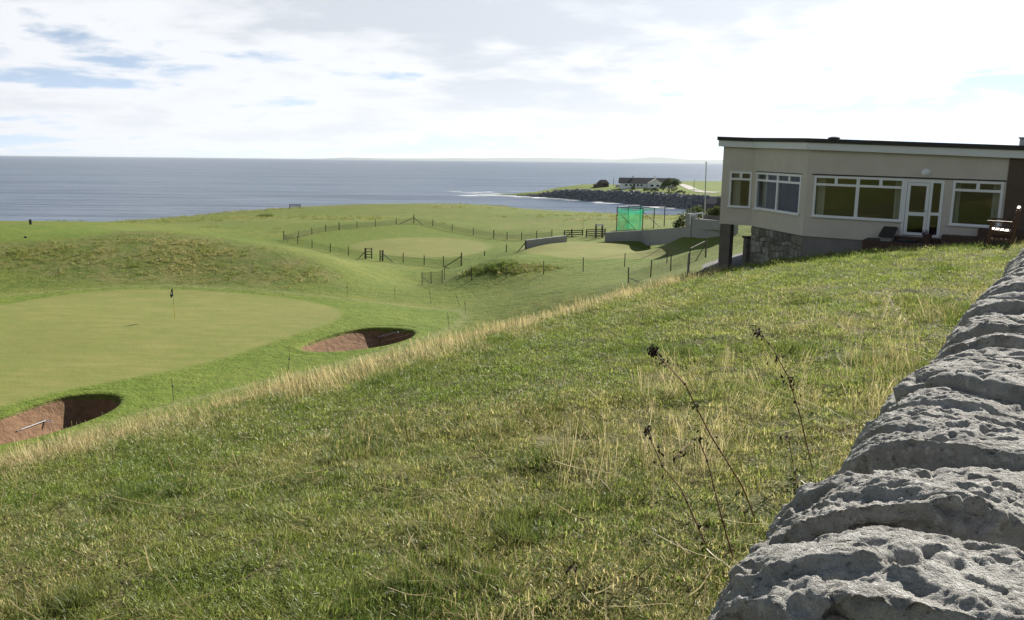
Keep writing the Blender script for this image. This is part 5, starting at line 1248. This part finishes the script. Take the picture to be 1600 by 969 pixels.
scatter('meadow_grass', P3(x, y)[ok], (.75 + .5 * G.uniform(size=ok.sum())) * (r_[ok] / 8) ** .35, shortf, 'green grass covering the farther slope of the field', 'grass', .2, 2)
x, y, r_ = wedge(16000, 2.2, 28, 1.1); c = fbm(np.stack([x * .9, y * .9, x * 0], -1), 3, 72); ok = on_field(x, y, 14) & (c > .22)
scatter('tussock_grass', P3(x, y)[ok], (.4 + .7 * G.uniform(size=ok.sum()) ** 2) * np.clip((r_[ok] / 6) ** .25, .8, 1.4), tuft, 'darker taller tussocks of grass dotted over the field', 'grass', .2, 3)
x, y, r_ = wedge(3000, 2.2, 24, 1.2); c = fbm(np.stack([x * .7, y * .7, x * 0], -1), 3, 73) + .28 * sstep(5, .5, wall_d(x, y)); ok = on_field(x, y, 12) & (c > .50)
scatter('dry_grass', P3(x, y)[ok], .36 + .42 * G.uniform(size=ok.sum()), straw, 'thin straw-coloured dry grass in patches beside the stone wall', 'grass', .22, 4)
x, y, r_ = wedge(1000, 2.3, 16, .9); ok = on_field(x, y, 12)
scatter('dead_stalks', P3(x, y, .05)[ok], .6 + .8 * G.uniform(size=ok.sum()), dead, 'pale dead grass stalks lying over the turf', 'dead grass', .15, 5)
# tall straw fringe along the brow
x, y, r_ = wedge(22000, 8, 36, .8, -40, 16); d = wall_d(x, y); c = fbm(np.stack([x * .35, y * .35, x * 0], -1), 3, 74)
ok = on_field(x, y, 16, 7.5) & (G.uniform(size=len(x)) < .8 * sstep(8.0, 11.0, d + 1.6 * c) * sstep(16, 14, d) * (.55 + .9 * (c + .35)))
scatter('tall_straw_grass', P3(x, y)[ok], .6 + .5 * G.uniform(size=ok.sum()), strawf, 'tall pale straw grass along the brow of the slope', 'grass', .12, 6, (.05, -.22))
x, y, r_ = wedge(9000, 6, 30, .8, -40, 16); d = wall_d(x, y); c = fbm(np.stack([x * .6, y * .6, x * 0], -1), 3, 79)
ok = on_field(x, y, 12, 5.5) & (G.uniform(size=len(x)) < .55 * sstep(6., 10., d + 2.2 * c))
scatter('hay_grass', P3(x, y)[ok], .30 + .28 * G.uniform(size=ok.sum()), strawf + tuft[:1], 'short faded hay-coloured grass behind the tall straw fringe', 'grass', .3, 12, (.05, -.25))
# rank grass at the foot of the clubhouse
s_, q = G.uniform(-3.2, 5.5, 900), G.uniform(-2.6, -1.2, 900); x, y = FAC[0] + s_ * FT[0] + q * FM[0], FAC[1] + s_ * FT[1] + q * FM[1]
k = s_ < -.4; x[k] -= .8; y[k] += .6
scatter('rank_grass', P3(x, y), .55 + .5 * G.uniform(size=900), strawf + tuft, 'rank dry grass growing along the foot of the clubhouse', 'grass', .15, 7)
# rough on the dune bank left of the green, on the small mound and on the links beyond
p = np.array(MOUND); lo, hi = p.min(0), p.max(0); x, y = G.uniform(lo[0], hi[0], 26000), G.uniform(lo[1], hi[1], 26000); sd = poly_sd(x, y, MOUND); c = fbm(np.stack([x * .22, y * .22, x * 0], -1), 3, 75)
ok = (sd < .3) & (G.uniform(size=len(x)) < (sstep(.5, -6, sd) + .03) * sstep(-.45, .35, c) * .42)
scatter('dune_rough', P3(x, y)[ok], .55 + .6 * G.uniform(size=ok.sum()) + .7 * np.clip(c[ok], 0, 1), rough, 'rough tussocky grass on the dune bank below the tee', 'grass', .25, 8)
pm = np.array(gpoly([(705, 437), (735, 419), (780, 408.5), (850, 412), (900, 418), (850, 426), (780, 433)])); lo, hi = pm.min(0), pm.max(0)
x, y = G.uniform(lo[0], hi[0], 5000), G.uniform(lo[1], hi[1], 5000); sd = poly_sd(x, y, pm); ok = G.uniform(size=len(x)) < .28 * sstep(.4, -2.2, sd)
scatter('mound_rough', P3(x, y)[ok], .45 + .5 * G.uniform(size=ok.sum()), [clump('mound_blades', 'grass_rough' if i else 'grass_tuft', 60, .28, .10, .26, .011, .5, 170 + i, 2) for i in range(2)], 'dark green rough grass on the shaded small mound', 'grass', .2, 9)
x, y, r_ = wedge(9000, 135, 215, .3, -34, 16); c = fbm(np.stack([x * .035, y * .1, x * 0], -1), 4, 76); z = height(x, y); ok = (c > .20) & (G.uniform(size=len(x)) < .5) & (z > -15) & (poly_sd(x, y, ENCF) > 3)
scatter('links_rough', P3(x, y)[ok], 1.1 + 1.2 * G.uniform(size=ok.sum()), rough, 'patches of rough grass across the far links', 'grass', .2, 10)
e = np.array([[np.array(ground_at(404 + k * 1.6, 338 + .15 * math.sin(k)))[:2] for k in range(14)]])[0]
scatter('links_tussocks', P3(e[:, 0], e[:, 1]), np.full(len(e), 5.), tuft, 'dark tussock clump on the far links below the distant bench', 'grass', .2, 11)

# ------------------------------------------------------------------ dried dock and nettle stalks by the wall
def weed(pts, base_y, label, seed, heads=10, leaves=10):
    r_ = random.Random(seed); n = len(pts); P = [Vector(atY(a, b, base_y + .12 * math.sin(i * 1.3 + seed))) for i, (a, b) in enumerate(pts)]
    g = P[0].copy(); zb = gz(g.x, g.y)
    if g.z > zb: d = (P[0] - P[1]).normalized(); k = (g.z - zb) / max(.2, -d.z); P.insert(0, P[0] + d * (k + .02)); g = P[0]
    o = empty('dried_weed', Vector((g.x, g.y, zb)), label, 'weed')
    Q = []
    for i in range(len(P) - 1):
        for k in range(4): Q.append(P[i].lerp(P[i + 1], k / 4))
    Q.append(P[-1]); L = len(Q); MB().tube(Q, [.0052 * (1 - .6 * i / L) for i in range(L)], 6).build('stem', 'stem_brown', o, smooth=True)
    kn = MB()
    for i in range(2, L - 1, 5):
        kn.lathe(Q[i] - Vector((0, 0, .008)), [(.004, 0), (.0075, .005), (.0075, .009), (.004, .014)], 6)
    kn.build('joints', 'seed_brown', o)['kind'] = 'stuff'
    sd = MB()
    def bit(mb, c, s):
        w = r_.uniform(0, 6.3); a = Vector((math.cos(w), math.sin(w), r_.uniform(-.6, .3))) * s; b = Vector((-math.sin(w) * .5, math.cos(w) * .5, r_.uniform(-1, .2))) * s; mb.add([c, c + b * .6 + a * .2, c + a * .4 + b * 1.3, c + a * .8 + b * .5], [(0, 1, 2, 3)])
    for i in range(heads * 9):
        t = 1 - abs(r_.gauss(0, .07)); k = min(L - 1.001, max(0, t * (L - 1))); p = Q[int(k)].lerp(Q[int(k) + 1], k % 1); bit(sd, p + Vector((r_.gauss(0, .010), r_.gauss(0, .010), r_.gauss(0, .01))), r_.uniform(.012, .03))
    if heads: sd.build('seed_head', 'seed_brown', o)['kind'] = 'stuff'
    lf = MB()
    for i in range(leaves):
        k = r_.uniform(.05, .75) * (L - 1); p = Q[int(k)].lerp(Q[int(k) + 1], k % 1)
        for _ in range(6): bit(lf, p + Vector((r_.gauss(0, .02), r_.gauss(0, .02), r_.gauss(0, .02))), r_.uniform(.015, .04))
    if leaves: lf.build('withered_leaves', 'weed_leaf' if seed % 2 else 'seed_brown', o)['kind'] = 'stuff'
weed([(1195, 850), (1160, 760), (1110, 680), (1070, 600), (1040, 568), (1027, 556), (1020, 542)], 4.4, 'tallest brown dock stalk, bending left with a dark drooping seed head', 1, 14, 7)
weed([(1290, 770), (1270, 735), (1250, 650), (1232, 590), (1205, 540), (1192, 528), (1181, 514)], 5.4, 'brown stalk closest to the wall top, bent left with dark seed head', 2, 10, 12)
weed([(1155, 900), (1142, 860), (1125, 800), (1105, 720), (1090, 683), (1072, 698), (1055, 715)], 4.1, 'brown stalk snapped over near its top in front of the wall', 3, 2, 4)
weed([(1132, 905), (1100, 845), (1065, 765), (1035, 728), (1018, 690), (1008, 668)], 4.2, 'leaning brown stalk, leftmost of the bunch by the wall', 4, 5, 6)
weed([(1252, 800), (1246, 760), (1240, 730), (1233, 690), (1228, 675)], 5.0, 'short thin brown stalk between the two tallest by the wall', 5, 2, 12)
weed([(930, 985), (915, 925), (905, 905), (892, 880)], 3.8, 'small dark stalk low in the grass at the bottom edge', 6, 3, 4)

# ------------------------------------------------------------------ sea air
hz_ = MB(); hz_.box(W3, -60000, 60000, -3000, 60000, -24, 330)
hm = bpy.data.materials.new('sea_haze'); hm.use_nodes = True; hm.node_tree.nodes.clear(); MATS['haze'] = hm
pv_ = node(hm.node_tree, 'ShaderNodeVolumePrincipled', {'Color': (.86, .93, 1., 1), 'Density': 2.0e-5, 'Anisotropy': .2}); node(hm.node_tree, 'ShaderNodeOutputMaterial', {'Volume': pv_.outputs[0]})
tag(hz_.build('haze', 'haze'), 'thin sea haze over the water', 'haze', kind='stuff')
